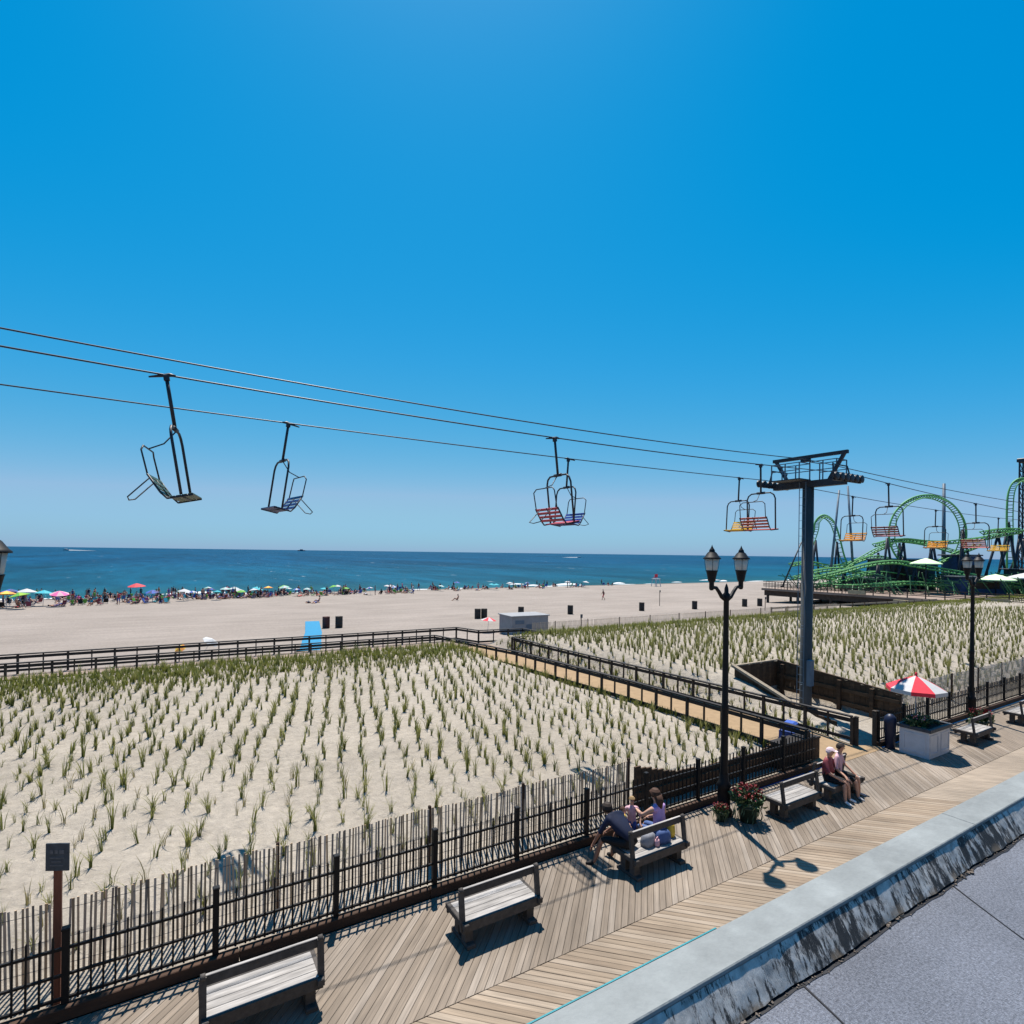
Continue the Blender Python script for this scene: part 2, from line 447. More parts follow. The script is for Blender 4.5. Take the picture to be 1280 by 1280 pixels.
def plank_material(name, ca, cb, cc, ang):
    """deck boards: grey to tan by board (object random), streaked along the board"""
    m = bpy.data.materials.new(name); m.use_nodes = True
    nt = m.node_tree; b = nt.nodes['Principled BSDF']; N = nt.nodes.new; L = nt.links.new
    b.inputs['Roughness'].default_value = 0.8; b.inputs['Specular IOR Level'].default_value = 0.3
    tc = N('ShaderNodeTexCoord'); oi = N('ShaderNodeObjectInfo')
    mu = N('ShaderNodeMath'); mu.operation = 'MULTIPLY'; mu.inputs[1].default_value = 53.0; L(oi.outputs['Random'], mu.inputs[0])
    cb_ = N('ShaderNodeCombineXYZ'); L(mu.outputs[0], cb_.inputs[0]); L(mu.outputs[0], cb_.inputs[1])
    va = N('ShaderNodeVectorMath'); L(tc.outputs['Object'], va.inputs[0]); L(cb_.outputs[0], va.inputs[1])
    rot = N('ShaderNodeVectorRotate'); rot.rotation_type = 'Z_AXIS'; rot.inputs['Angle'].default_value = -ang
    L(va.outputs[0], rot.inputs['Vector'])
    mp = N('ShaderNodeMapping'); mp.inputs['Scale'].default_value = (0.6, 26, 1); L(rot.outputs[0], mp.inputs['Vector'])
    n1 = N('ShaderNodeTexNoise'); n1.inputs['Scale'].default_value = 1.6; n1.inputs['Detail'].default_value = 7; n1.inputs['Roughness'].default_value = 0.65
    L(mp.outputs[0], n1.inputs['Vector'])
    mp2 = N('ShaderNodeMapping'); mp2.inputs['Scale'].default_value = (1.2, 7.14, 1); L(rot.outputs[0], mp2.inputs['Vector'])
    n2 = N('ShaderNodeTexNoise'); n2.inputs['Scale'].default_value = 1.1; n2.inputs['Detail'].default_value = 3
    L(mp2.outputs[0], n2.inputs['Vector'])
    fr = N('ShaderNodeMath'); fr.operation = 'MULTIPLY'; fr.inputs[1].default_value = 11.7; L(oi.outputs['Random'], fr.inputs[0])
    f2 = N('ShaderNodeMath'); f2.operation = 'FRACT'; L(fr.outputs[0], f2.inputs[0])
    cr = N('ShaderNodeValToRGB'); e = cr.color_ramp.elements
    e[0].position = 0; e[0].color = (*ca, 1); e[1].position = 1; e[1].color = (*cc, 1); k = e.new(0.5); k.color = (*cb, 1)
    L(f2.outputs[0], cr.inputs['Fac'])
    def mv(a, o, lo, hi):
        r = N('ShaderNodeMapRange'); r.inputs['From Min'].default_value = 0.3; r.inputs['From Max'].default_value = 0.7
        r.inputs['To Min'].default_value = lo; r.inputs['To Max'].default_value = hi; L(o, r.inputs['Value'])
        h = N('ShaderNodeHueSaturation'); L(r.outputs[0], h.inputs['Value']); L(a, h.inputs['Color']); return h.outputs['Color']
    c = mv(cr.outputs['Color'], n1.outputs['Fac'], 0.72, 1.22)
    c = mv(c, n2.outputs['Fac'], 0.82, 1.15)
    # broad traffic wear and blown sand, in world position
    ge = N('ShaderNodeNewGeometry')
    n3 = N('ShaderNodeTexNoise'); n3.inputs['Scale'].default_value = 0.45; n3.inputs['Detail'].default_value = 4; L(ge.outputs['Position'], n3.inputs['Vector'])
    c = mv(c, n3.outputs['Fac'], 0.78, 1.14)
    L(c, b.inputs['Base Color'])
    bp = N('ShaderNodeBump'); bp.inputs['Strength'].default_value = 0.35; bp.inputs['Distance'].default_value = 0.006
    L(n1.outputs['Fac'], bp.inputs['Height']); L(bp.outputs[0], b.inputs['Normal'])
    return m


def grass_material(name, ca, cb, tip):
    m = bpy.data.materials.new(name); m.use_nodes = True
    nt = m.node_tree; N = nt.nodes.new; L = nt.links.new
    b = nt.nodes['Principled BSDF']; out = nt.nodes['Material Output']
    b.inputs['Roughness'].default_value = 0.6; b.inputs['Specular IOR Level'].default_value = 0.25
    ge = N('ShaderNodeNewGeometry')
    n = N('ShaderNodeTexNoise'); n.inputs['Scale'].default_value = 1.1; n.inputs['Detail'].default_value = 3; L(ge.outputs['Position'], n.inputs['Vector'])
    cr = N('ShaderNodeValToRGB'); e = cr.color_ramp.elements
    e[0].position = 0.32; e[0].color = (*ca, 1); e[1].position = 0.66; e[1].color = (*cb, 1)
    L(n.outputs['Fac'], cr.inputs['Fac'])
    at = N('ShaderNodeAttribute'); at.attribute_name = 'tip'
    mx = N('ShaderNodeMixRGB'); mx.inputs['Color2'].default_value = (*tip, 1)
    L(at.outputs['Fac'], mx.inputs['Fac']); L(cr.outputs['Color'], mx.inputs['Color1'])
    L(mx.outputs[0], b.inputs['Base Color'])
    tr = N('ShaderNodeBsdfTranslucent'); L(mx.outputs[0], tr.inputs['Color'])
    ms = N('ShaderNodeMixShader'); ms.inputs['Fac'].default_value = 0.45
    L(b.outputs[0], ms.inputs[1]); L(tr.outputs[0], ms.inputs[2]); L(ms.outputs[0], out.inputs['Surface'])
    return m


def parapet_material():
    """grey coating flaked to black felt in ragged upright streaks, rusty grit along the foot"""
    m = bpy.data.materials.new('flaking_parapet_coating'); m.use_nodes = True
    nt = m.node_tree; b = nt.nodes['Principled BSDF']; N = nt.nodes.new; L = nt.links.new
    b.inputs['Roughness'].default_value = 0.75
    tc = N('ShaderNodeTexCoord')
    mp = N('ShaderNodeMapping'); mp.inputs['Scale'].default_value = (13, 1, 5.0); L(tc.outputs['Object'], mp.inputs['Vector'])
    n1 = N('ShaderNodeTexNoise'); n1.inputs['Scale'].default_value = 1.5; n1.inputs['Detail'].default_value = 12; n1.inputs['Roughness'].default_value = 0.78
    L(mp.outputs[0], n1.inputs['Vector'])
    n2 = N('ShaderNodeTexNoise'); n2.inputs['Scale'].default_value = 1.3; n2.inputs['Detail'].default_value = 3; L(tc.outputs['Object'], n2.inputs['Vector'])
    n3 = N('ShaderNodeTexNoise'); n3.inputs['Scale'].default_value = 22; n3.inputs['Detail'].default_value = 6; L(tc.outputs['Object'], n3.inputs['Vector'])
    ad = N('ShaderNodeMath'); ad.operation = 'MULTIPLY_ADD'; ad.inputs[1].default_value = 0.55; L(n2.outputs['Fac'], ad.inputs[0]); L(n1.outputs['Fac'], ad.inputs[2])
    cr = N('ShaderNodeValToRGB'); e = cr.color_ramp.elements
    e[0].position = 0.735; e[0].color = (0.012, 0.012, 0.012, 1); e[1].position = 0.80; e[1].color = (0.36, 0.345, 0.32, 1)
    k = e.new(0.755); k.color = (0.09, 0.085, 0.08, 1)
    L(ad.outputs[0], cr.inputs['Fac'])
    v = N('ShaderNodeMapRange'); v.inputs['From Min'].default_value = 0.3; v.inputs['From Max'].default_value = 0.7
    v.inputs['To Min'].default_value = 0.6; v.inputs['To Max'].default_value = 1.35; L(n3.outputs['Fac'], v.inputs['Value'])
    h = N('ShaderNodeHueSaturation'); L(v.outputs[0], h.inputs['Value']); L(cr.outputs['Color'], h.inputs['Color'])
    # brown grit near the bottom
    sx = N('ShaderNodeSeparateXYZ'); L(tc.outputs['Object'], sx.inputs[0])
    g = N('ShaderNodeMapRange'); g.inputs['From Min'].default_value = 4.40; g.inputs['From Max'].default_value = 4.355; L(sx.outputs['Z'], g.inputs['Value'])
    n4 = N('ShaderNodeTexNoise'); n4.inputs['Scale'].default_value = 9; n4.inputs['Detail'].default_value = 5; L(tc.outputs['Object'], n4.inputs['Vector'])
    g2 = N('ShaderNodeMapRange'); g2.inputs['From Min'].default_value = 0.52; g2.inputs['From Max'].default_value = 0.62; L(n4.outputs['Fac'], g2.inputs['Value'])
    g3 = N('ShaderNodeMath'); g3.operation = 'MULTIPLY'; L(g.outputs[0], g3.inputs[0]); L(g2.outputs[0], g3.inputs[1])
    mx = N('ShaderNodeMixRGB'); mx.inputs['Color2'].default_value = (0.22, 0.15, 0.09, 1); L(g3.outputs[0], mx.inputs['Fac']); L(h.outputs['Color'], mx.inputs['Color1'])
    L(mx.outputs[0], b.inputs['Base Color'])
    bp = N('ShaderNodeBump'); bp.inputs['Strength'].default_value = 0.8; bp.inputs['Distance'].default_value = 0.012
    L(ad.outputs[0], bp.inputs['Height']); L(bp.outputs[0], b.inputs['Normal'])
    return m


M['sand'] = sand_material()
M['path_sand'] = mat('walkway_packed_sand', (0.25, 0.178, 0.108), 0.95, 0.12, 4, bump=0.5, bscale=30, spec=0.1)
M['sea'] = sea_material()
M['foam'] = mat('sea_foam', (0.5, 0.52, 0.52), 0.8, 0.12, 3)
M['plank_grey'] = plank_material('grey_deck_board', (0.150, 0.120, 0.092), (0.178, 0.144, 0.112), (0.215, 0.182, 0.15), math.radians(45))
M['plank_tan'] = plank_material('tan_deck_board', (0.182, 0.138, 0.098), (0.222, 0.173, 0.125), (0.262, 0.214, 0.165), math.radians(-45))
M['underdeck'] = mat('dark_under_deck', (0.03, 0.024, 0.02), 0.9, 0.3, 6)
M['grass'] = grass_material('beach_grass_blade', (0.095, 0.115, 0.022), (0.19, 0.195, 0.05), (0.34, 0.31, 0.13))
M['straw'] = grass_material('dry_grass_blade', (0.16, 0.14, 0.05), (0.24, 0.20, 0.085), (0.32, 0.27, 0.14))
M['grass_crest'] = grass_material('crest_grass_blade', (0.105, 0.13, 0.015), (0.18, 0.195, 0.032), (0.25, 0.25, 0.07))
M['coping'] = mat('pale_grey_coping', (0.172, 0.186, 0.186), 0.8, 0.16, 2.5, bump=0.25, bscale=40, detail=8, patch=(7, 0.14))
M['parapet'] = parapet_material()
M['roof_felt'] = mat('grey_mineral_felt', (0.145, 0.158, 0.190), 0.9, 0.42, 95, bump=0.8, bscale=240, detail=3, patch=(2.2, 0.16))
M['tar_and_shade'] = mat('black_seam_and_shade', (0.012, 0.012, 0.014), 0.5, 0.3, 20)  # felt seams, and the shade painted under the parapet foot
M['grit'] = mat('loose_parapet_grit', (0.085, 0.07, 0.058), 0.9, 0.5, 15, rnd=0.4)
M['wall'] = mat('building_render', (0.35, 0.34, 0.32), 0.9, 0.1, 2)


# ------------------------------------------------------------------ terrain
def smooth(a, b, x):
    t = min(1.0, max(0.0, (x - a) / (b - a)))
    return t * t * (3 - 2 * t)


def lerp_prof(p, y):
    if y <= p[0][0]: return p[0][1]
    for (a, za), (b, zb) in zip(p, p[1:]):
        if y <= b:
            return za + (zb - za) * smooth(a, b, y) if False else za + (zb - za) * (y - a) / (b - a)
    return p[-1][1]


BACK = [(33, 0.2), (38, -0.5), (53, -1.2), (95, -1.95), (118, -2.5), (140, -3.6), (220, -7)]
PROF_L = [(9, -0.10), (9.9, 0.0), (11, 0.10), (16, 0.28), (22, 0.50), (26, 0.90), (27.5, 0.98), (29.5, 0.5)] + BACK
PROF_R = [(9, -0.10), (9.9, 0.02), (11, 0.3), (15, 1.12), (20, 1.2), (27, 1.25), (29, 1.0), (31, 0.5)] + BACK
PROF_F = [(9, 0.0), (11, 0.2), (16, 0.25), (30, 0.35), (34, 0.1)] + BACK[1:]
RAIL_L = [(9.4, 15.85), (16.4, 15.52), (23.5, 14.75), (30.0, 13.2)]
RAIL_R = [(9.3, 18.56), (27.0, 16.75)]
PIT = (19.8, 22.6, 9.9, 14.7)


def ground(u, v, fine=True):
    zl, zr = lerp_prof(PROF_L, v), lerp_prof(PROF_R, v)
    ul = lerp_prof(RAIL_L, v)
    ur = lerp_prof(RAIL_R, v)
    k = smooth(ur - 0.1, ur + 1.7, u)
    z = zl + (zr - zl) * k
    if v < 33:
        kk = smooth(ul - 0.9, ul + 0.1, u) * (1 - smooth(ur - 0.1, ur + 0.8, u))
        z = z + (lerp_prof(PROF_F, v) - 0.03 - z) * kk
    if fine and v < 45:
        a = min(1.0, max(0, (v - 9.5)) / 1.5) * (1 - 0.7 * (smooth(30, 45, v)))
        z += a * (0.06 * mnoise.noise((u * 0.9, v * 0.9, 1.3)) + 0.045 * mnoise.noise((u * 2.6, v * 2.6, 4.7)))
    if PIT[0] < u < PIT[1] and PIT[2] - 0.3 < v < PIT[3]: z = 0.02
    return z


def build_terrain():
    us = list(np.arange(-9, 40, 0.22))
    us += list(np.arange(40, 110, 0.8)) + [115, 125, 140, 170, 220, 320, 500, 900, 1600, 3000]
    us = [-3000, -1500, -800, -400, -200, -120, -80, -60, -45, -35] + list(np.arange(-28, -9, 1.0)) + us
    us += [PIT[0] - .02, PIT[0] + .02, PIT[1] - .02, PIT[1] + .02]
    us = sorted(us)
    vs = list(np.arange(9.12, 33, 0.22)) + list(np.arange(33, 60, 1.2)) + list(np.arange(60, 125, 2.5)) + [130, 140, 160, 220]
    vs += [PIT[3] - .02, PIT[3] + .02]
    vs = sorted(vs)
    V = [(u, v, ground(u, v)) for v in vs for u in us]
    nu = len(us)
    F = [(j * nu + i, j * nu + i + 1, (j + 1) * nu + i + 1, (j + 1) * nu + i) for j in range(len(vs) - 1) for i in range(nu - 1)]
    mb = MB(); mb.add(V, F, 0, True)
    o = mb.build('beach', M['sand'])
    tag(o, 'pale sand of the planted dunes and the wide beach running down to the sea', None, None, 'structure')


build_terrain()

mb = MB()
mb.add([(-30000, 100, -2.5), (30000, 100, -2.5), (30000, 40000, -2.5), (-30000, 40000, -2.5)], [(0, 1, 2, 3)])
tag(mb.build('sea', M['sea']), 'blue green ocean reaching the horizon', None, None, 'structure')
# broken white wash along the water line: low ragged ridges
mb = MB()
for row, (y0, amp) in enumerate(((117.4, 1.0), (121.5, 1.4), (127.0, 1.5))):
    x = -60.0
    while x < 260:
        ln = random.uniform(3, 14)
        if random.random() < (0.75, 0.4, 0.25)[row]:
            w = random.uniform(0.25, 0.7); n = 6
            pts = [(x + ln * i / n, y0 + amp * mnoise.noise((x * .05 + i * .1, row, 0)) + random.uniform(-.1, .1)) for i in range(n + 1)]
            vs = []
            for i, (px, py) in enumerate(pts):
                ww = w * math.sin(math.pi * (i + .3) / (n + .6))
                vs += [(px, py - ww, -2.49), (px, py, -2.49 + ww * .35 * (1 + row)), (px, py + ww, -2.49)]
            fs = []
            for i in range(n):
                fs += [(3 * i, 3 * i + 3, 3 * i + 4, 3 * i + 1), (3 * i + 1, 3 * i + 4, 3 * i + 5, 3 * i + 2)]
            mb.add(vs, fs, 0, True)
        x += ln + random.uniform(0.5, 5)
tag(mb.build('surf_foam', M['foam']), 'broken white foam of small waves along the water line', None, None, 'stuff')
# the land behind the building so the ground sheet goes on
mb = MB()
mb.add([(-3000, -3000, -0.6), (3000, -3000, -0.6), (3000, 9.2, -0.6), (-3000, 9.2, -0.6)], [(0, 1, 2, 3)])
tag(mb.build('ground', M['underdeck']), 'dark ground under the boardwalk', None, None, 'structure')

# ------------------------------------------------------------------ boardwalk with its boards
mb = MB()
mb.box((60, 5.2, -0.14), (260, 7.6, 0.12))
boardwalk = mb.build('boardwalk', M['underdeck'])
tag(boardwalk, 'herringbone timber boardwalk between the building and the dunes', None, None, 'structure')
PW, PGAP = 0.099, 0.005
STEP = (PW + PGAP) * math.sqrt(2)


def plank_mb(y0, y1, slope):
    """one mitred board: runs at 45 degrees, ends cut along the boardwalk; x=0 at its y0 end"""
    h = PW * math.sqrt(2)
    d = (y1 - y0) * slope
    b = 0.006 * math.sqrt(2)
    m = MB()
    lo = [(0, y0, -.04), (h, y0, -.04), (h + d, y1, -.04), (d, y1, -.04)]
    md = [(0, y0, -.005), (h, y0, -.005), (h + d, y1, -.005), (d, y1, -.005)]
    hi = [(b, y0 + .001, 0), (h - b, y0 + .001, 0), (h + d - b, y1 - .001, 0), (d + b, y1 - .001, 0)]
    vs = lo + md + hi
    fs = [(8, 9, 10, 11)]
    for r in (0, 4):
        for i in range(4):
            j = (i + 1) % 4
            fs.append((r + i, r + j, r + 4 + j, r + 4 + i))
    m.add(vs, fs)
    return m


SEAM, V_IN, V_OUT = 6.70, 4.45, 8.94
up_me = plank_mb(SEAM + .006, V_OUT, 1).mesh('plank', M['plank_grey'])
lo_me = plank_mb(V_IN, SEAM - .006, -1).mesh('plank', M['plank_tan'])
up_n, lo_n = 178, 120
for i in range(up_n):
    o = link('plank', up_me, boardwalk, (-3.6 + i * STEP, 0, random.uniform(-.0025, .0025)))
for i in range(lo_n):
    o = link('plank', lo_me, boardwalk, (0.6 + i * STEP, 0, random.uniform(-.0025, .0025)))


def far_planks(y0, y1, slope, x0, n, mt):
    p = plank_mb(y0, y1, slope); m = MB()
    for i in range(n):
        m.add([(x + x0 + i * STEP, y, z) for x, y, z in p.v], p.f)
    o = m.build('far_planks', mt, boardwalk)
    o['kind'] = 'stuff'


far_planks(SEAM + .006, V_OUT, 1, -3.6 + up_n * STEP, 280, M['plank_grey'])
far_planks(SEAM + .006, V_OUT, 1, -3.6 - 60 * STEP, 60, M['plank_grey'])
far_planks(V_IN, SEAM - .006, -1, 0.6 + lo_n * STEP, 300, M['plank_tan'])
far_planks(V_IN, SEAM - .006, -1, 0.6 - 80 * STEP, 80, M['plank_tan'])
far_planks(1.62, V_IN - .012, 1, -12, 400, M['plank_grey'])

# ------------------------------------------------------------------ the building the view is taken from
bld = empty('building', (0, 0, 0), 0, 'low flat roofed building with a grey felt roof behind a pale parapet ledge', 'building')
mb = MB(); mb.box((30, -5, 1.8), (120, 12.6, 4.8)); mb.build('wall', M['wall'], bld)
mb = MB()
mb.add([(-30, -11.3, 4.35), (90, -11.3, 4.35), (90, 1.36, 4.35), (-30, 1.36, 4.35)], [(0, 1, 2, 3)])
roof = mb.build('roof', M['roof_felt'], bld)
for k, xs in enumerate((0.2, 2.10, 3.40, 5.5, 7.6, 9.7, 11.9)):
    # lapped felt seams, slightly wavy
    mb = MB(); pts = []
    for j in range(30):
        v = 1.26 - j * 0.15
        pts.append((xs + (v - 1.26) * (0.25 if k == 1 else 0.60) + 0.004 * math.sin(j * 1.7 + k), v))
    vs, fs = [], []
    for (px, py) in pts:
        w = 0.002 + 0.0022 * random.random()
        vs += [(px - w, py, 4.3535), (px + w, py, 4.3535), (px + w + .004, py, 4.3508), (px - w - .002, py, 4.3508)]
    for j in range(len(pts) - 1):
        a = 4 * j
        fs += [(a, a + 4, a + 5, a + 1), (a + 1, a + 5, a + 6, a + 2), (a + 3, a + 7, a + 4, a)]
    mb.add(vs, fs); mb.build('roof_seam', M['tar_and_shade'], roof)


def foot(x):
    """ragged foot of the flaking coating"""
    return 1.247 + 0.010 * mnoise.noise((x * 2.3, 7, 0)) + 0.006 * mnoise.noise((x * 11, 2, 0))


# sloping inner parapet face: lumpy grid, its foot hanging ragged over a painted black line of shade
mb = MB()
nx, nz = 900, 9
vs, fs = [], []
for j in range(nz):
    t = j / (nz - 1)
    for i in range(nx):
        x = -3 + i * 0.0275
        z = 4.362 + (4.481 - 4.362) * t
        y = foot(x) * (1 - t) + 1.3165 * t
        y += (0.0045 * mnoise.noise((x * 14, z * 9, 0)) + 0.003 * mnoise.noise((x * 34, z * 30, 5))) * math.sin(math.pi * min(1, t + .15))
        vs.append((x, y, z))
for j in range(nz - 1):
    for i in range(nx - 1):
        fs.append((j * nx + i, j * nx + i + 1, (j + 1) * nx + i + 1, (j + 1) * nx + i))
mb.add(vs, fs, 0, True)
mb.build('parapet', M['parapet'], bld)
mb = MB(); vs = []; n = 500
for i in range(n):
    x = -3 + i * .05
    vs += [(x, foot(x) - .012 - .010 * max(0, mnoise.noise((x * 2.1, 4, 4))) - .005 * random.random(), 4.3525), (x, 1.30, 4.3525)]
mb.add(vs, [(2 * i, 2 * i + 2, 2 * i + 3, 2 * i + 1) for i in range(n - 1)]); mb.build('foot_shade_line', M['tar_and_shade'], roof)  # dark strip stands in for the shade under the overhanging coating
mb = MB(); mb.box((30, 1.40, 4.36), (120, 0.10, 0.2)); mb.build('parapet_core', M['wall'], bld)
# crumbled coating along the foot of the parapet
mb = MB()
for i in range(420):
    x = random.uniform(0.8, 8.5)
    s = random.uniform(.0015, .005) * (1.6 if mnoise.noise((x * 3, 3, 1)) > 0.1 else 0.8)
    y = foot(x) - abs(random.gauss(0, .010))
    mb.box((x, y, 4.354 + s * .3), (s * 2, s * 1.4, s), Matrix.Rotation(random.uniform(0, 6), 3, 'Z') @ Matrix.Rotation(random.uniform(-.5, .5), 3, 'X'))
g = mb.build('loose_grit', M['grit'], bld); g['kind'] = 'stuff'
xs = [-3.0, 0.2, 3.90, 7.7, 11.5, 15.3, 19.1, 22.9]
for a, b in zip(xs, xs[1:]):
    mb = MB(); mb.box(((a + b) / 2, 1.40, 4.491), (b - a - 0.006, 0.165, 0.018), None, 0, 0.004)
    mb.build('coping_slab', M['coping'], bld)
mb = MB(); mb.box((-.6, 1.4865, 4.468), (5.0, 0.006, 0.06)); mb.build('drip_edge', M['teal'], bld)

# ------------------------------------------------------------------ timber kerb under the fence
for x0, x1 in ((-8, 15.85), (19.2, 60)):
    n = int((x1 - x0) / 3.4) + 1; L = (x1 - x0) / n
    for i in range(n):
        mb = MB(); mb.box((0, 0, 0.078), (L - .012, 0.13, 0.16), None, 0, 0.01)
        mb.build('kerb_beam', M['kerb_wood'], boardwalk, (x0 + (i + .5) * L, 9.03 + random.uniform(-.004, .004), 0))

# ------------------------------------------------------------------ black picket fences
pk = MB(); pk.box((0, 0, 0.42), (0.023, 0.023, 0.84)); pk.add([(-.0115, -.0115, .84), (.0115, -.0115, .84), (.0115, .0115, .84), (-.0115, .0115, .84), (0, 0, .87)], [(0, 1, 4), (1, 2, 4), (2, 3, 4), (3, 0, 4)])
picket_me = pk.mesh('picket', M['iron'])
po = MB(); po.box((0, 0, 0.47), (0.08, 0.08, 0.94), None, 0, 0.008); po.box((0, 0, 0.955), (0.092, 0.092, 0.03), None, 0, 0.01)
post_me = po.mesh('fence_post', M['iron'])


def iron_fence(x0, x1, off, label, nmax):
    f = empty('picket_fence', (x0, 9.08, 0.16), 0, label, 'fence')
    n = 0; xs = []
    x = off
    while x < x1:
        if x >= x0: xs.append(x)
        x += 1.706
    for x in xs: link('fence_post', post_me, f, (x - x0, 0, 0))
    ends = [x0] + [q for q in xs if q > x0 + .2] + [x1]
    for zz, hh in ((0.70, 0.036), (0.36, 0.032), (0.06, 0.036)):
        mb = MB(); mb.box(((x1 - x0) / 2, 0, zz), (x1 - x0, 0.032, hh)); mb.build('rail', M['iron'], f)
    far = MB()
    for a, b in zip(ends, ends[1:]):
        k = max(1, round((b - a) / 0.134))
        for i in range(1, k):
            xx = a + (b - a) * i / k - x0
            if n < nmax:
                link('picket', picket_me, f, (xx, 0, 0.02)); n += 1
            else:
                far.add([(px + xx, py, pz + .02) for px, py, pz in pk.v], pk.f)
    if far.v:
        o = far.build('far_pickets', M['iron'], f); o['kind'] = 'stuff'
    return f


iron_fence(-6.2, 15.8, -6.2 + 0.013, 'long black iron picket fence along the boardwalk left of the sandy walkway', 280)
iron_fence(19.3, 62, 19.3, 'black iron picket fence along the boardwalk beyond the red and white parasol', 240)
# wooden gate posts at the walkway mouth
for x, y, h, lab in ((19.15, 9.1, 1.12, 'thick dark gate post at the walkway mouth beside the navy bin'), (18.55, 9.35, 0.95, 'thin dark post ending the far handrail at the walkway mouth')):
    mb = MB(); mb.box((0, 0, h / 2), (0.10, 0.10, h), None, 0, 0.02); mb.box((0, 0, h + .015), (0.12, 0.12, 0.03), None, 0, .012)
    tag(mb.build('gate_post', M['post_wood'], None, (x, y, 0)), lab, 'post')

# ------------------------------------------------------------------ slatted sand fences
sl_meshes = []
for k in range(5):
    mb = MB(); w = random.uniform(.025, .033); mb.box((0, 0, .60), (w, .009, 1.2 + random.uniform(-.03, .03))); sl_meshes.append(mb.mesh('slat', M['slat_wood']))
fp = MB(); fp.box((0, 0, .59), (.05, .05, 1.20), None, 0, .01); fpost_me = fp.mesh('fence_post', M['kerb_wood'])


def sand_fence(path, label, single, posts, spacing=0.092, hgt=1.0):
    f = empty('sand_fence', (path[0][0], path[0][1], 0), 0, label, 'fence')
    ox, oy = path[0]
    far = MB(); n = 0
    wire = {z: [] for z in (.18, .55, .95)}
    for (ax, ay), (bx, by) in zip(path, path[1:]):
        L = math.hypot(bx - ax, by - ay); ang = math.atan2(by - ay, bx - ax)
        k = int(L / spacing)
        for i in range(k):
            t = i / k
            x, y = ax + (bx - ax) * t, ay + (by - ay) * t
            y += 0.05 * mnoise.noise((x * .7, 3, 9))
            z = ground(x, y, False) - 0.10
            if random.random() < 0.008: continue
            rot = (random.gauss(0, .012) + .04 * mnoise.noise((x * .5, 1, 2)), random.gauss(0, .014) + .035 * mnoise.noise((x * .8, 5, 2)), ang + random.gauss(0, .1))
            if n < single:
                o = link('slat', random.choice(sl_meshes), f, (x - ox, y - oy, z), rot); o.scale = (1, 1, hgt); n += 1
            else:
                far.box((x - ox, y - oy, z + .6 * hgt), (.036, .009, 1.2 * hgt + random.uniform(-.04, .04)), Matrix.Rotation(rot[1], 3, 'Y'))
            if i % 4 == 0:
                for zz in wire: wire[zz].append((x - ox, y - oy - .008, z + zz * hgt + .12))
    for zz, pts in wire.items():
        if len(pts) > 1:
            mb = MB(); mb.tube(pts, .004, 4); mb.build('wire', M['cable'], f)
    if far.v:
        o = far.build('far_slats', M['slat_wood'], f); o['kind'] = 'stuff'
    for (x, y) in posts:
        o = link('fence_post', fpost_me, f, (x - ox, y - oy, ground(x, y, False) - .06)); o.scale = (1, 1, hgt)
    return f


sand_fence([(-6, 9.92), (0, 9.88), (5, 9.90), (9.4, 9.86)], 'weathered wooden slat sand fence behind the iron fence at the near dune', 300,
           [(-3.2, 9.96), (1.6, 9.95), (4.32, 9.95), (6.45, 9.95), (9.42, 9.92)], 0.060)
sand_fence([(23.2, 10.3), (40, 10.2), (62, 10.2)], 'brown slat sand fence behind the iron fence near the second lamp post', 0,
           [(30.4, 10.25), (33.0, 10.25), (27.8, 10.25), (35.6, 10.25), (38.2, 10.25), (41, 10.25)])
sand_fence([(22, 33.0), (30, 32.8), (36, 32.2), (46, 31.6), (58, 31.2)], 'low slat sand fence along the back of the grassy dune facing the open beach', 0,
           [(24, 33), (27, 33), (30, 32.8), (33, 32.5), (36, 32.2), (39, 32), (42, 31.8), (46, 31.6), (50, 31.5), (54, 31.3)], 0.11, 0.8)

f = empty('low_railing', (50, 33, 0), 0, 'low pale timber railing along the far dune edge before the pier', 'railing')
P = [Vector((50, 33.2, .95)), Vector((60, 32.0, 1.0)), Vector((70, 31.0, 1.05)), Vector((78, 30.4, 1.1))]
for a, b in zip(P, P[1:]):
    o0 = Vector((50, 33, 0))
    for zz in (0, -.4):
        mb = MB(); mb.bar(a - o0 + Vector((0, 0, zz)), b - o0 + Vector((0, 0, zz)), .09, .16); mb.build('rail', M['beam_wood'], f)
    for k in range(5):
        q = a.lerp(b, k / 5) - o0; mb = MB(); mb.bar((q.x, q.y, -.6), (q.x, q.y, q.z + .1), .12); mb.build('post', M['pit_wood'], f)
# ------------------------------------------------------------------ walkway to the beach and its handrails
def railz(v): return lerp_prof([(9.3, 1.0), (16, 1.04), (30, 1.2), (33, 1.26)], v)


mb = MB(); vs, fs = [], []
rows = [8.86, 8.95] + list(np.arange(9.05, 30.0, 0.35))
for v in rows:
    a, b = lerp_prof(RAIL_L, v) + .05, (19.22 if v < 9.4 else lerp_prof(RAIL_R, v) - .05)
    for k in range(7):
        u = a + (b - a) * k / 6
        vs.append((u, v, lerp_prof(PROF_F, v) + (.006 if v < 8.9 else .035 + .02 * mnoise.noise((u * 1.3, v * 1.3, 8)))))
for j in range(len(rows) - 1):
    for k in range(6): fs.append((j * 7 + k, j * 7 + k + 1, (j + 1) * 7 + k + 1, (j + 1) * 7 + k))
mb.add(vs, fs, 0, True)
tag(mb.build('sandy_path', M['path_sand']), 'tan packed sand path rising between two handrails over the dune', None, None, 'structure')
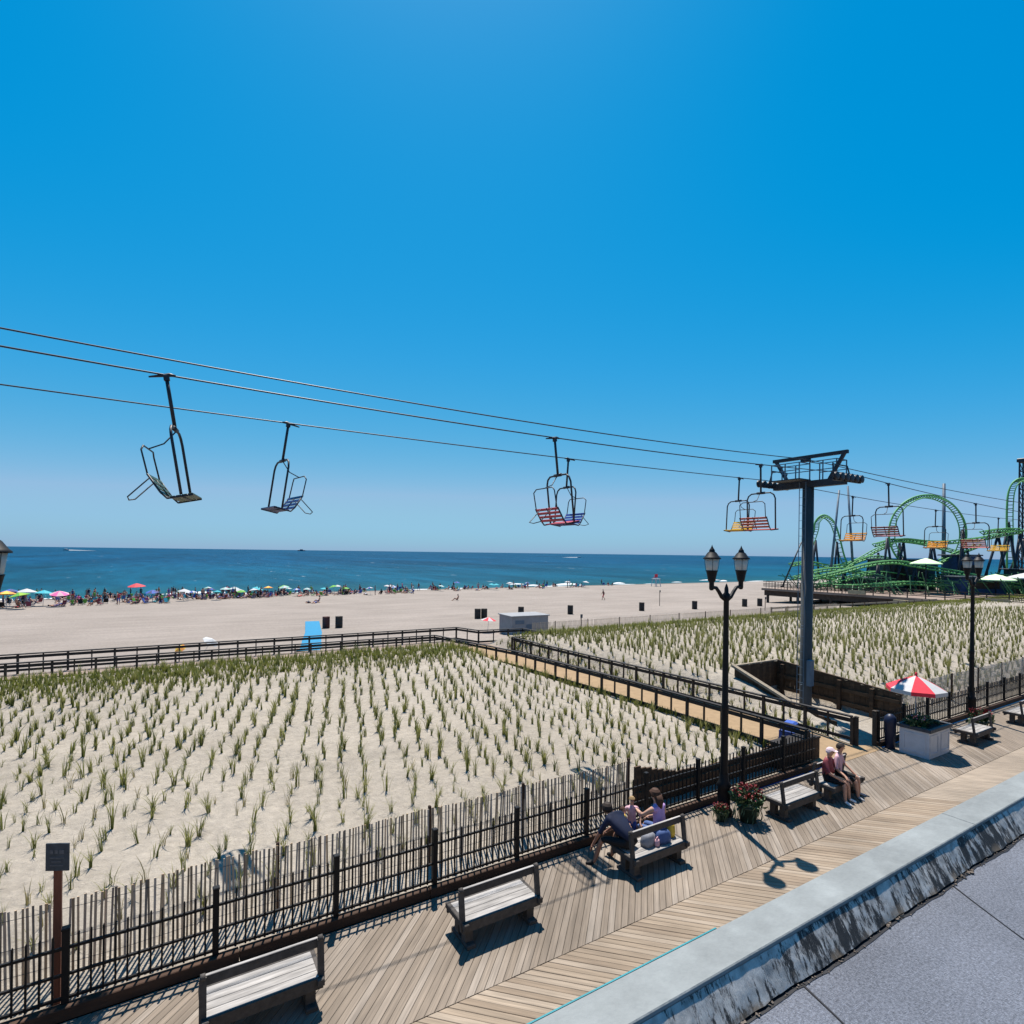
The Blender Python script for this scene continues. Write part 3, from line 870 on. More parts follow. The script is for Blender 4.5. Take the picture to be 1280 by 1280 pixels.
# landing and the leg of the walkway that runs left behind the dune crest
mb = MB(); vs, fs = [], []
pts_n = [(20.0, 27.3, 31.0), (16.7, 27.3, 31.3), (15.9, 29.9, 32.2), (13.3, 30.1, 32.6), (4, 30.0, 32.5), (-10, 29.95, 32.4), (-30, 29.9, 32.3)]
for (u, a, b) in pts_n: vs += [(u, a, .37), (u, b, .37), (u, a, -.2), (u, b, -.2)]
for i in range(len(pts_n) - 1):
    q = 4 * i
    fs += [(q, q + 1, q + 5, q + 4), (q + 2, q, q + 4, q + 6), (q + 1, q + 3, q + 7, q + 5)]
mb.add(vs, fs)
tag(mb.build('raised_walkway', M['pier_deck']), 'raised timber walkway running left behind the dune crest', None, None, 'structure')

rp_heavy = MB(); rp_heavy.box((0, 0, -.5), (.085, .085, 1.3)); rp_heavy = rp_heavy.mesh('post', M['post_wood'])
rp_light = MB(); rp_light.box((0, 0, -.5), (.05, .05, 1.3)); rp_light = rp_light.mesh('post', M['post_wood'])


def handrail(path, label, spacing=0.74, lower=0.72):
    """path: (u, v, z of the rail top)"""
    P = [Vector(p) for p in path]
    f = empty('handrail', P[0], 0, label, 'railing')
    f.location.z = 0
    o0 = Vector((P[0].x, P[0].y, 0))
    k = 0
    for a, b in zip(P, P[1:]):
        n = max(1, round((b - a).length / spacing))
        mb = MB(); mb.bar(a - o0 - Vector((0, 0, .02)), b - o0 - Vector((0, 0, .02)), .14, .045); mb.build('top_rail', M['rail_wood'], f)
        mb = MB(); mb.bar(a - o0 - Vector((0, 0, .15)), b - o0 - Vector((0, 0, .15)), .04, .12); mb.build('side_rail', M['rail_wood'], f)
        mb = MB(); mb.bar(a - o0 - Vector((0, 0, lower)), b - o0 - Vector((0, 0, lower)), .04, .10); mb.build('bottom_rail', M['rail_wood'], f)
        for i in range(n):
            p = a.lerp(b, i / n) - o0
            link('post', rp_heavy if k % 2 == 0 else rp_light, f, (p.x, p.y, p.z - .19)); k += 1
    p = P[-1] - o0
    link('post', rp_heavy, f, (p.x, p.y, p.z - .19))
    return f


handrail([(u, v, railz(v)) for v, u in ((9.35, 15.85), (16.4, 15.52), (23.5, 14.75), (29.9, 13.15))] + [(4, 30.0, 1.22), (-10, 29.95, 1.28), (-26, 29.9, 1.22)],
         'near dark timber handrail of the dune walkway turning left along the grassy crest')
handrail([(18.5, 9.45, 0.98), (17.95, 14.5, 1.06), (17.3, 21, 1.13), (16.75, 26.95, 1.2)], 'far dark timber handrail on the right of the sandy path')
handrail([(16.75, 27.2, 1.2), (19.7, 26.95, 1.2), (19.3, 30.1, 1.2), (16.35, 30.5, 1.2), (15.75, 32.4, 1.2), (4, 32.4, 1.24), (-10, 32.4, 1.27), (-26, 32.3, 1.22)],
         'outer dark timber handrail round the walkway landing beside the pale grey shed', 0.9)
# second lower hand bar on the near rail
f = empty('hand_bar', (15.9, 9.35, 0), 0, 'slim grey hand bar running just inside the near walkway handrail', 'railing')
P = [Vector((u + .16, v, railz(v) - .10)) - Vector((15.9, 9.35, 0)) for v, u in ((9.35, 15.85), (16.4, 15.52), (23.5, 14.75))]
mb = MB(); mb.tube(P, .024, 6); mb.build('bar', M['grey_mast'], f)
for k in range(12):
    v = 9.8 + k * 1.2
    u = lerp_prof(RAIL_L, v)
    mb = MB(); mb.bar((u + .03 - 15.9, v - 9.35, railz(v) - .12), (u + .16 - 15.9, v - 9.35, railz(v) - .12), .02); mb.build('bracket', M['iron'], f)
# dark timber bulkhead wall behind the fence, between the sand fence and the walkway
f = empty('bulkhead', (9.45, 9.75, 0), 0, 'low dark timber bulkhead behind the iron fence left of the walkway mouth', 'retaining wall')
x = 0.0
while x < 6.2:
    w = random.uniform(.17, .21)
    top = lerp_prof([(0, .98), (1.2, .62), (2.5, .52), (4.6, .5), (5.2, .62), (6.3, .66)], x) + random.uniform(-.02, .02)
    mb = MB(); mb.box((0, 0, (top - .4) / 2), (w - .01, .045, top + .4)); mb.build('board', M['pit_wood'], f, (x + w / 2, random.uniform(-.008, .008), 0))
    x += w
for i in range(8):
    mb = MB(); mb.box((5.45 + i * .2, -.42, .27), (.19, .05, .78)); mb.build('board', M['pit_wood'], f)
for x in (5.34, 6.98):
    mb = MB(); mb.box((x, -.2, .27), (.05, .46, .78)); mb.build('board', M['pit_wood'], f)
mb = MB(); mb.box((6.15, -.2, .685), (1.72, .52, .05)); mb.build('cap_board', M['rail_wood'], f)
mb = MB(); mb.box((3.1, -.05, .30), (6.2, .05, .14)); mb.build('waler', M['pit_wood'], f)

# ------------------------------------------------------------------ the timber lined pit round the lift tower
pit = empty('tower_pit', (19.8, 9.8, 0), 0, 'sunken timber lined pit in the dune round the ski lift tower', 'retaining wall')


def pit_wall(a, b, za, zb, name='board'):
    a, b = Vector(a), Vector(b); L = (b - a).length; ang = math.atan2(b.y - a.y, b.x - a.x)
    n = int(L / .2)
    for i in range(n):
        t = (i + .5) / n; p = a.lerp(b, t); top = za + (zb - za) * t + random.uniform(-.015, .015)
        mb = MB(); mb.box((0, 0, (top - .1) / 2), (L / n - .008, .05, top + .1))
        mb.build(name, M['pit_wood'], pit, (p.x - 19.8, p.y - 9.8, 0), (0, 0, ang))


pit_wall((22.62, 14.7), (22.62, 9.85), 1.46, 1.02)
pit_wall((19.78, 14.72), (22.6, 14.72), 1.47, 1.46)
pit_wall((19.76, 14.7), (19.76, 12.35), 1.44, .56)
pit_wall((19.76, 12.35), (19.76, 10.6), .56, .3)
for zz in (.35, .85):
    mb = MB(); mb.bar((2.76, 4.85, zz), (2.76, .1, zz - .08), .06, .14); mb.build('waler', M['pit_wood'], pit)
for yy in (4.6, 3.4, 2.2, 1.0):
    mb = MB(); mb.bar((2.70, yy, -.05), (2.70, yy, 1.0 + yy * .08), .13); mb.build('pile', M['pit_wood'], pit)
mb = MB(); mb.bar((-.06, 5.0, 1.51), (-.06, 2.5, .60), .2, .09); mb.build('sloping_cap', M['beam_wood'], pit)
mb = MB(); mb.bar((-.15, 4.95, 1.50), (2.9, 4.95, 1.50), .12, .05); mb.build('cap_board', M['beam_wood'], pit)
mb = MB(); mb.bar((2.84, 4.9, 1.49), (2.84, .05, 1.05), .10, .05); mb.build('cap_board', M['pit_wood'], pit)

# ------------------------------------------------------------------ ski lift: tower, cables, chairs
def cable_z(u, lo, hi):
    """sagging line: one span left of the tower (u=21.4), one right"""
    T = 9.12
    if u < 21.4: z = lo + (T - lo) * ((u - 8) / 13.4) ** 2
    else: z = hi + (T - hi) * ((44 - u) / 22.6) ** 2
    return z


NEAR_V, FAR_V, MID_V = 11.2, 14.2, 12.7
def near_z(u): return cable_z(u, 8.84, 8.47)
def far_z(u): return cable_z(u, 9.0, 8.62)
def mid_z(u): return cable_z(u, 8.84, 8.70) + .70


us = list(np.arange(-14, 74, 1.2))
for nm, yy, fz, lab in (('near', NEAR_V, near_z, 'lower near lift cable carrying the chairs closest to the boardwalk'),
                        ('far', FAR_V, far_z, 'far lift cable carrying the chairs on the ocean side'),
                        ('mid', MID_V, mid_z, 'topmost overhead cable running through the middle of the lift tower')):
    mb = MB(); mb.tube([(u, yy, fz(u)) for u in us], .016 if nm == 'mid' else .015, 6)
    tag(mb.build('lift_cable', M['cable']), lab, 'cable')

tw = empty('lift_tower', (21.4, 12.7, 0.0), 0, 'tall blue grey steel ski lift tower with a wheeled crossarm standing in the dune pit', 'lift tower')
mb = MB(); mb.lathe([(.225, -.3), (.205, 8.7), (.0, 8.7)], n=20); mb.build('pole', M['steel'], tw)
mb = MB(); mb.lathe([(.0, .02), (.42, .02), (.42, .10), (.25, .10)], n=20); mb.build('base_plate', M['steel'], tw)
mb = MB(); mb.bar((0, -1.42, 8.84), (0, 1.42, 8.84), .26, .26); mb.build('crossarm', M['dark_steel'], tw)
mb = MB(); mb.bar((0, -1.5, 9.92), (0, 1.5, 9.92), .12, .13); mb.build('top_beam', M['dark_steel'], tw)
for s in (-1, 1):
    mb = MB(); mb.bar((0, s * .80, 8.92), (0, s * 1.38, 9.90), .11); mb.build('strut', M['dark_steel'], tw)
    # a train of wheels under the cable
    y = s * 1.46
    st = MB(); st.bar((-.95, y, 8.86), (.95, y, 8.86), .07, .13); st.bar((0, s * 1.38, 8.86), (0, y + s * .02, 8.86), .14)
    sb = st.build('wheel_beam', M['dark_steel'], tw)
    for q in (-.85, -.5, -.15, .15, .5, .85):
        w = MB(); prof = [(.0, -.04), (.13, -.04), (.15, -.03), (.12, -.01), (.12, .01), (.15, .03), (.13, .04), (.0, .04)]
        w.lathe(prof, n=14)
        w.v = [(a + q, c + y + s * .10, b + 8.95) for a, b, c in w.v]
        w.build('wheel', M['dark_steel'], sb)
    mb = MB()
    for q in (-.5, .5): mb.bar((q, y - s * .1, 8.9), (q, y - s * .25, 9.45), .04)
    mb.bar((-.5, y - s * .25, 9.45), (.5, y - s * .25, 9.45), .04); mb.build('cable_guard', M['dark_steel'], tw)
for (x0, x1, y0, y1, h) in ((.25, .95, -.95, .1, .78), (-.95, -.25, -.2, .95, .62)):
    mb = MB()
    for x in (x0, x1):
        for y in (y0, (y0 + y1) / 2, y1): mb.bar((x, y, 8.98), (x, y, 8.98 + h), .035)
        for hh in (h, h * .55): mb.bar((x, y0, 8.98 + hh), (x, y1, 8.98 + hh), .03)
    for y in (y0, y1): mb.bar((x0, y, 8.98 + h), (x1, y, 8.98 + h), .03)
    mb.build('platform_railing', M['grey_mast'], tw)
    mb = MB(); mb.box(((x0 + x1) / 2, (y0 + y1) / 2, 8.97), (x1 - x0 + .06, y1 - y0 + .06, .04)); mb.build('platform', M['dark_steel'], tw)
mb = MB(); mb.box((0, .12, 9.80), (.16, .34, .13)); mb.bar((0, 0, 9.86), (0, 0, 9.74), .06); mb.build('cable_clamp', M['dark_steel'], tw)
mb = MB()
for s in (-.13, .13): mb.bar((-.38, s, .2), (-.38, s, 8.9), .02)
for k in range(28): mb.bar((-.38, -.13, .5 + .3 * k), (-.38, .13, .5 + .3 * k), .012)
for k in range(4): mb.bar((-.38, 0, 1 + 2.3 * k), (-.2, 0, 1 + 2.3 * k), .02)
mb.build('ladder', M['grey_mast'], tw)
mb = MB(); mb.box((-.18, -.28, 1.5), (.24, .16, 1.0), None, 0, .02); mb.build('control_box', M['grey_mast'], tw)


def make_chair(paint, label):
    """two seat lift chair, local +x is the way it travels; origin at the cable clamp"""
    r = empty('lift_chair', (0, 0, 0), 0, label, 'lift chair', 'lift chairs hanging from the cables')
    mb = MB(); mb.tube([(-.26, 0, -.0), (-.08, 0, .012), (.05, 0, .02), (.14, 0, .0)], [.014, .026, .034, .018], 6); mb.box((0, 0, -.02), (.085, .07, .11), None, 0, .02)
    mb.build('clamp', M['dark_steel'], r)
    mb = MB(); mb.tube([(0, 0, -.04), (.0, 0, -.3), (.0, .0, -.88)], .03, 8); mb.build('hanger', M['dark_steel'], r)
    mb = MB(); hw = .50
    mb.tube([(0, -hw, -2.06), (0, -hw, -1.10), (0, -hw + .05, -.98), (0, -hw + .16, -.91), (0, 0, -.90), (0, hw - .16, -.91), (0, hw - .05, -.98), (0, hw, -1.10), (0, hw, -2.06)], .023, 8)
    mb.tube([(0, -.14, -.90), (0, .14, -.90)], .04, 8); mb.build('bail', M['dark_steel'], r)
    mb = MB()
    for s in (-1, 1):
        mb.tube([(-.12, s * hw * .96, -2.09), (-.21, s * hw * .96, -2.10), (-.29, s * hw * .96, -1.99), (-.43, s * hw * .96, -1.68)], .018, 6)
        mb.tube([(-.20, s * hw * .96, -2.10), (.17, s * hw * .96, -2.075)], .018, 6)
    mb.tube([(-.0, -hw, -2.085), (-.0, hw, -2.085)], .016, 6)
    mb.tube([(-.24, 0, -2.06), (-.43, 0, -1.68)], .014, 6)
    mb.build('seat_frame', M['dark_steel'], r)
    for k in range(4):
        mb = MB(); mb.box((-.13 + .088 * k, 0, -2.082 + .007 * k), (.075, .98, .022), Matrix.Rotation(-.07, 3, 'Y'), 0, .004); mb.build('seat_slat', paint, r)
    for k in range(4):
        t = .12 + .27 * k
        x, z = -.275 - .145 * t, -2.03 + .34 * t
        mb = MB(); mb.box((x, 0, z), (.02, .98, .06), Matrix.Rotation(-.4, 3, 'Y')); mb.build('back_slat', paint, r)
    mb = MB()   # safety bar swung up behind the back
    mb.tube([(-.43, -hw * .9, -1.70), (-.46, -hw * .9, -1.28), (-.44, -hw * .7, -1.20), (-.44, 0, -1.20), (-.44, hw * .7, -1.20), (-.46, hw * .9, -1.28), (-.43, hw * .9, -1.70)], .014, 6)
    mb.tube([(-.44, 0, -1.20), (-.2, 0, -1.13), (0, .05, -.93)], .012, 6); mb.build('safety_bar', M['dark_steel'], r)
    mb = MB()
    mb.tube([(-.43, -.24, -1.70), (-.80, -.24, -1.99), (-.84, 0, -2.02), (-.80, .24, -1.99), (-.43, .24, -1.70)], .011, 6); mb.build('footrest', M['dark_steel'], r)
    return r


chairs = [(-.07, 'n', 'olive', 'dark olive lift chair, leftmost and largest, on the near cable', 10, 9),
          (8.05, 'n', 'red', 'crimson slatted lift chair on the near cable beside a blue chair', 1, 7),
          (16.2, 'n', 'scarlet', 'scarlet lift chair on the near cable just left of the lift tower', 0, 2),
          (24.4, 'n', 'maroon', 'maroon lift chair just right of the tower beside the green coaster loop', 0, 4),
          (32.7, 'n', 'rust', 'rust red lift chair on the near cable farthest right', 0, 3),
          (2.4, 'f', 'navy', 'navy lift chair, second from the left, hanging alone on the far cable', 9, 8),
          (10.75, 'f', 'blue', 'royal blue lift chair on the far cable overlapping a crimson chair', 0, 4),
          (19.2, 'f', 'yellow', 'yellow lift chair on the far cable behind the scarlet one', 0, 3),
          (27.6, 'f', 'orange', 'amber lift chair on the far cable left of the coaster loop', 0, 3),
          (36.2, 'f', 'orange', 'amber lift chair on the far cable in front of the coaster loop', 0, 3),
          (44.9, 'f', 'yellow', 'yellow lift chair on the far cable, farthest of all', 0, 3)]
protos = {}
for u, side, pc, lab, yaw, pit_ in chairs:
    loc = (u, NEAR_V, near_z(u) - .02) if side == 'n' else (u, FAR_V, far_z(u) - .02)
    rz = -math.radians(yaw) if side == 'n' else math.pi + math.radians(yaw)
    r = make_chair(M['chair_' + pc], lab) if pc not in protos else copy_tree(protos[pc], None, None, None, lab)
    protos[pc] = r
    r.location = loc
    r.rotation_euler = (0, -math.radians(pit_), rz)


# ------------------------------------------------------------------ lamp posts
def make_lamp():
    r = empty('street_lamp', (0, 0, 0), 0, 'x', 'street lamp', 'twin lantern lamps along the boardwalk')
    mb = MB(); mb.lathe([(.20, 0), (.20, .10), (.15, .16), (.14, .62), (.17, .68), (.12, .76), (.095, .95)], n=12); mb.build('base', M['iron'], r)
    mb = MB(); mb.lathe([(.088, .9), (.078, 2.4), (.085, 2.44), (.085, 2.5), (.072, 2.54), (.06, 4.95), (.085, 5.0), (.085, 5.1), (.05, 5.14), (.045, 5.24), (.02, 5.32), (0, 5.36)], n=12); mb.build('post', M['iron'], r)
    for s in (-1, 1):
        mb = MB(); mb.tube([(s * .05, 0, 4.98), (s * .16, 0, 5.04), (s * .26, 0, 5.16), (s * .36, 0, 5.26), (s * .46, 0, 5.27), (s * .53, 0, 5.27)], [.045, .045, .042, .04, .04, .04], 8)
        mb.build('arm', M['iron'], r)
        x = s * .52
        mb = MB(); mb.lathe([(0, 5.20), (.04, 5.21), (.055, 5.25), (.055, 5.38), (.085, 5.43), (.095, 5.50), (.125, 5.64), (.135, 5.66), (0, 5.66)], (x, 0, 0), 12); cup = mb.build('lantern_cup', M['iron'], r)
        mb = MB(); mb.lathe([(.115, 5.655), (.125, 5.70), (.155, 5.92), (.0, 5.925)], (x, 0, 0), 16); mb.build('lantern_glass', M['glass'], r)
        mb = MB(); mb.lathe([(.0, 5.918), (.198, 5.918), (.198, 5.94), (.165, 5.965), (.10, 6.06), (.062, 6.09), (.066, 6.11), (.05, 6.14), (.03, 6.17), (.012, 6.21), (.0, 6.25)], (x, 0, 0), 12)
        mb.build('lantern_cap', M['iron'], r)
        mb = MB()
        for k in range(4):
            a = math.pi / 4 + k * math.pi / 2
            mb.bar((x + .128 * math.cos(a), .128 * math.sin(a), 5.64), (x + .164 * math.cos(a), .164 * math.sin(a), 5.93), .006)
        mb.build('glazing_bar', M['iron'], r)
    return r


lamp = make_lamp()
lamp.location = (11.05, 8.48, 0); lamp['label'] = 'black twin lantern lamp post beside the red flowers, tallest in the middle of the view'
copy_tree(lamp, None, (26.1, 9.0, 0), None, 'black twin lantern lamp post standing behind the bench beyond the parasol')
copy_tree(lamp, None, (-2.33, 8.95, 0), None, 'lamp post cut by the left edge with only one lantern showing')


# ------------------------------------------------------------------ benches
def make_bench():
    """flip back bench, 1.46 long (x), seat y 0 (near) .. 0.58 (ocean side)"""
    r = empty('bench', (0, 0, 0), 0, 'x', 'bench', 'timber benches along the boardwalk')
    L = 1.30
    for k in range(4):
        mb = MB(); mb.box((L / 2, .07 + k * .136, .404), (L, .129, .032), None, 0, .005); mb.build('seat_board', M['bench_top'], r)
    for y in (-.006, .562):
        mb = MB(); mb.box((L / 2, y, .345), (L + .10, .036, .145), None, 0, .004); mb.build('seat_apron', M['bench_dark'], r)
    for x in (.09, L - .09):
        leg = MB(); leg.box((x, .13, .17), (.13, .13, .34)); leg.box((x, .37, .17), (.13, .13, .34)); leg.build('leg', M['bench_dark'], r)
        mb = MB(); mb.box((x, .25, .03), (.15, .56, .06), None, 0, .012); mb.build('foot', M['bench_dark'], r)
    for x in (-.035, L + .035):
        mb = MB(); mb.bar((x, .03, .28), (x, .11, .845), .05, .08, up=(1, 0, 0))
        mb.tube([(x - .027, .111, .85), (x + .027, .111, .85)], .042, 10)
        mb.build('back_post', M['bench_dark'], r)
        mb = MB(); mb.box((x - .02 * (1 if x > 0 else -1), .27, .375), (.085, .68, .085), None, 0, .01); mb.build('end_beam', M['bench_dark'], r)
    mb = MB(); mb.box((L / 2, .130, .785), (L + .01, .034, .10), Matrix.Rotation(-.13, 3, 'X'), 0, .006); mb.build('back_rail', M['bench_dark'], r)
    mb = MB(); mb.box((L / 2, .138, .849), (L + .01, .04, .012), None, 0, .004); mb.build('back_cap', M['bench_top'], r)
    return r


bench = make_bench()
bench['label'] = 'empty grey bench at the bottom left, cut by the lower edge'
bench.location = (.44, 7.53, 0)
for x, y, rz, lab in ((3.88, 7.52, 0, 'empty grey bench second from the left below the fence'),
                      (7.36, 7.52, 0, 'bench carrying the man in navy, the family and their bags'),
                      (11.93, 7.48, 0, 'empty bench between the red flower pot and the seated couple'),
                      (15.1, 8.02, math.pi, 'bench under the couple who face the boardwalk, its back turned to the sea'),
                      (22.1, 7.47, 0, 'empty bench beyond the white planter in front of the second lamp'),
                      (26.3, 7.5, 0, 'bench at the right edge, only its end showing')):
    copy_tree(bench, None, (x, y, 0), (0, 0, rz), lab)


# ------------------------------------------------------------------ people
def skin_body(name, J, E, regions, mats, sub=1, root='pelvis'):
    """one continuous body grown along a skeleton; every face takes the cloth or skin of its nearest bone"""
    names = list(J); idx = {n: i for i, n in enumerate(names)}
    me = bpy.data.meshes.new('skeleton')
    me.from_pydata([J[n][0] for n in names], [(idx[a], idx[b]) for a, b in E], [])
    ob = bpy.data.objects.new('skeleton', me); COL.objects.link(ob)
    ob.modifiers.new('skin', 'SKIN')
    if sub: ob.modifiers.new('sub', 'SUBSURF').levels = sub
    for n in names:
        d = me.skin_vertices[0].data[idx[n]]
        r = J[n][1]
        d.radius = r if isinstance(r, tuple) else (r, r)
        d.use_root = (n == root)
    dg = bpy.context.evaluated_depsgraph_get(); dg.update()
    out = bpy.data.meshes.new_from_object(ob.evaluated_get(dg))
    bpy.data.objects.remove(ob); bpy.data.meshes.remove(me)
    out.name = name
    out.materials.clear()
    keys = []
    for m in mats: out.materials.append(m)
    segs = []
    for a, b in E:
        segs.append((np.array(J[a][0]), np.array(J[b][0]), regions.get((a, b), regions.get(b, 0))))
    for p in out.polygons:
        c = np.array(p.center); best = 1e9; mi = 0
        for A, B, r in segs:
            d = B - A; t = min(1, max(0, np.dot(c - A, d) / max(1e-9, np.dot(d, d)))); q = np.linalg.norm(c - (A + d * t))
            if q < best: best, mi = q, r
        p.material_index = mi; p.use_smooth = True
    return out


def figure(J, fingers=True):
    """adds hands (palm, four fingers, thumb) and feet to a joint dict; returns skeleton edges"""
    E = [('pelvis', 'waist'), ('waist', 'chest'), ('chest', 'neck'), ('neck', 'jaw'), ('jaw', 'skull'), ('skull', 'crown')]
    for s in 'lr':
        E += [('chest', s + 'sh'), (s + 'sh', s + 'el'), (s + 'el', s + 'wr'), ('pelvis', s + 'hip'), (s + 'hip', s + 'kn'), (s + 'kn', s + 'an'), (s + 'an', s + 'toe')]
        if fingers:
            wr, el = Vector(J[s + 'wr'][0]), Vector(J[s + 'el'][0])
            d = (wr - el).normalized(); side = d.cross(Vector((0, 0, 1)))
            side = side.normalized() if side.length > .1 else Vector((1, 0, 0))
            nrm = side.cross(d)
            J[s + 'palm'] = (tuple(wr + d * .075), (.034, .018)); E.append((s + 'wr', s + 'palm'))
            for k, (o, ln) in enumerate(((-.03, .075), (-.01, .085), (.01, .08), (.03, .06))):
                b = wr + d * .10 + side * o
                J['%sf%da' % (s, k)] = (tuple(b + d * ln * .5 - nrm * .01), .009)
                J['%sf%db' % (s, k)] = (tuple(b + d * ln * .9 - nrm * .035), .0075)
                E += [(s + 'palm', '%sf%da' % (s, k)), ('%sf%da' % (s, k), '%sf%db' % (s, k))]
            t = wr + d * .05 - side * .05 - nrm * .015
            J[s + 'th'] = (tuple(t), .0095); E.append((s + 'palm', s + 'th'))
        else:
            wr, el = Vector(J[s + 'wr'][0]), Vector(J[s + 'el'][0])
            J[s + 'hand'] = (tuple(wr + (wr - el).normalized() * .12), .03); E.append((s + 'wr', s + 'hand'))
    return E


def joints(sc=1.0, pelvis=(0, 0, .54), chest=(0, -.03, .98), neck=(0, -.01, 1.14), head=(0, .02, 1.30), lel=None, lwr=None, rel=None, rwr=None,
           lkn=None, lan=None, rkn=None, ran=None, girth=1.0, shw=.185):
    V3 = Vector
    P, C, N, H = V3(pelvis), V3(chest), V3(neck), V3(head)
    hd = (H - N).normalized()
    J = {'pelvis': (P, (.155 * girth, .12 * girth)), 'waist': (P.lerp(C, .5), (.145 * girth, .11 * girth)), 'chest': (C, (.165 * girth, .115 * girth)), 'neck': (N, .055),
         'jaw': (H - hd * .055, (.066, .075)), 'skull': (H + hd * .03, (.08, .092)), 'crown': (H + hd * .095, .055)}
    ax = V3((1, 0, 0))
    for s, k in (('l', -1), ('r', 1)):
        el, wr, kn, an = {'l': (lel, lwr, lkn, lan), 'r': (rel, rwr, rkn, ran)}[s]
        sh = C + (N - C) * .55 + ax * (k * shw)
        J[s + 'sh'] = (sh, .062 * girth)
        J[s + 'el'] = (V3(el), .044); J[s + 'wr'] = (V3(wr), (.032, .026))
        J[s + 'hip'] = (P + ax * (k * .10), .095 * girth)
        J[s + 'kn'] = (V3(kn), .062); J[s + 'an'] = (V3(an), .04)
        fw = (V3(kn) - P); fw.z = 0; fw = fw.normalized() if fw.length > .12 else V3((0, 1, 0))
        J[s + 'toe'] = (V3(an) + fw * .17 + V3((0, 0, -.045)), (.045, .028))
    return {n: (tuple(V3(p) * sc), tuple(q * sc for q in r) if isinstance(r, tuple) else r * sc) for n, (p, r) in J.items()}


REG_SHIRT = ('waist', 'chest', 'lsh', 'rsh')


def regions(sleeve=True, long_legs=False, hat=False):
    """0 skin, 1 shirt, 2 shorts, 3 shoes"""
    R = {'waist': 1, 'chest': 1, 'neck': 1, 'lsh': 1, 'rsh': 1, 'lhip': 2, 'rhip': 2, 'lkn': 2, 'rkn': 2, 'ltoe': 3, 'rtoe': 3}
    if sleeve: R['lel'] = 1; R['rel'] = 1
    if long_legs: R['lan'] = 2; R['ran'] = 2
    return R


def hair_mesh(c, hd, r, back, kind='short'):
    """cap of hair fitted over the skull; 'long' falls to the shoulders behind"""
    mb = MB(); c = Vector(c); n = 12
    prof = [(0, 1.12), (.55, 1.0), (.9, .62), (1.06, .1), (1.0, -.35)]
    for i, (a, b) in enumerate(zip(prof, prof[1:])):
        ring = []
        for (rr, zz) in (a, b):
            for k in range(n):
                t = 2 * math.pi * k / n
                p = Vector((rr * math.cos(t), rr * math.sin(t) * 1.08, zz))
                if p.y > .35 and zz < .3: p.z = .42 + .1 * p.z
                ring.append(c + p * r)
        mb.add(ring, [(k, (k + 1) % n, n + (k + 1) % n, n + k) for k in range(n)], 0, True)
    if kind == 'long':
        mb.tube([c + Vector((0, -.6 * r, -.1 * r)), c + Vector((0, -1.1 * r, -1.2 * r)), c + Vector((0, -1.2 * r, -2.4 * r))], [r * .8, r * .75, r * .35], 8)
    if kind == 'cap':
        mb.add([tuple(c + Vector(q) * r) for q in ((-.7, .75, .45), (.7, .75, .45), (.55, 1.7, .32), (-.55, 1.7, .32), (-.7, .75, .38), (.7, .75, .38), (.55, 1.7, .25), (-.55, 1.7, .25))],
               [(0, 1, 2, 3), (7, 6, 5, 4), (2, 1, 5, 6), (3, 2, 6, 7), (0, 3, 7, 4)])
    return mb


def face_parts(c, r):
    """eyes, nose, ears, mouth line"""
    mb = MB(); c = Vector(c)
    for s in (-1, 1):
        mb.box(c + Vector((s * .38, .98, .05)) * r, (.2 * r, .1 * r, .1 * r), None, 1)
        mb.box(c + Vector((s * 1.0, .0, -.05)) * r, (.16 * r, .3 * r, .5 * r), None, 0)
    mb.add([tuple(c + Vector(q) * r) for q in ((-.1, 1.0, .1), (.1, 1.0, .1), (.18, 1.0, -.3), (-.18, 1.0, -.3), (0, 1.32, -.26))], [(0, 1, 4), (1, 2, 4), (2, 3, 4), (3, 0, 4)])
    mb.box(c + Vector((0, .97, -.55)) * r, (.42 * r, .1 * r, .07 * r), None, 2)
    return mb


def person(loc, rz, label, J, mats, reg, hair, hairkind, group=None, sc=1.0):
    E = figure(J)
    me = skin_body('person', J, E, reg, mats)
    r = link('person', me, None, loc, (0, 0, rz))
    tag(r, label, 'person', group)
    c = (Vector(J['skull'][0]) + Vector(J['jaw'][0])) / 2 + Vector((0, 0, .03 * sc))
    hair_mesh(c, None, .103 * sc, None, hairkind).build('cap' if hairkind == 'cap' else 'hair', hair, r)
    face_parts(c, .088 * sc).build('face', [mats[0], M['black_cloth'], M['maroon_shirt']], r)
    return r


# man in navy: sits at the left end of the bench facing the ocean, bent forward and to his left, arm hanging
J = joints(pelvis=(0, 0, .56), chest=(-.04, .26, .88), neck=(-.07, .40, .98), head=(-.10, .52, 1.02), girth=1.15,
           lel=(-.36, .44, .66), lwr=(-.40, .56, .42), rel=(.18, .50, .66), rwr=(.10, .66, .50),
           lkn=(-.32, .42, .55), lan=(-.42, .52, .08), rkn=(.12, .46, .54), ran=(.05, .50, .08))
person((7.52, 7.86, -.03), math.radians(4), 'man in navy shirt seen from behind, bending forward on the left bench end', J,
       [M['tan_skin'], M['navy_shirt'], M['black_cloth'], M['black_cloth']], regions(), M['dark_hair'], 'short')
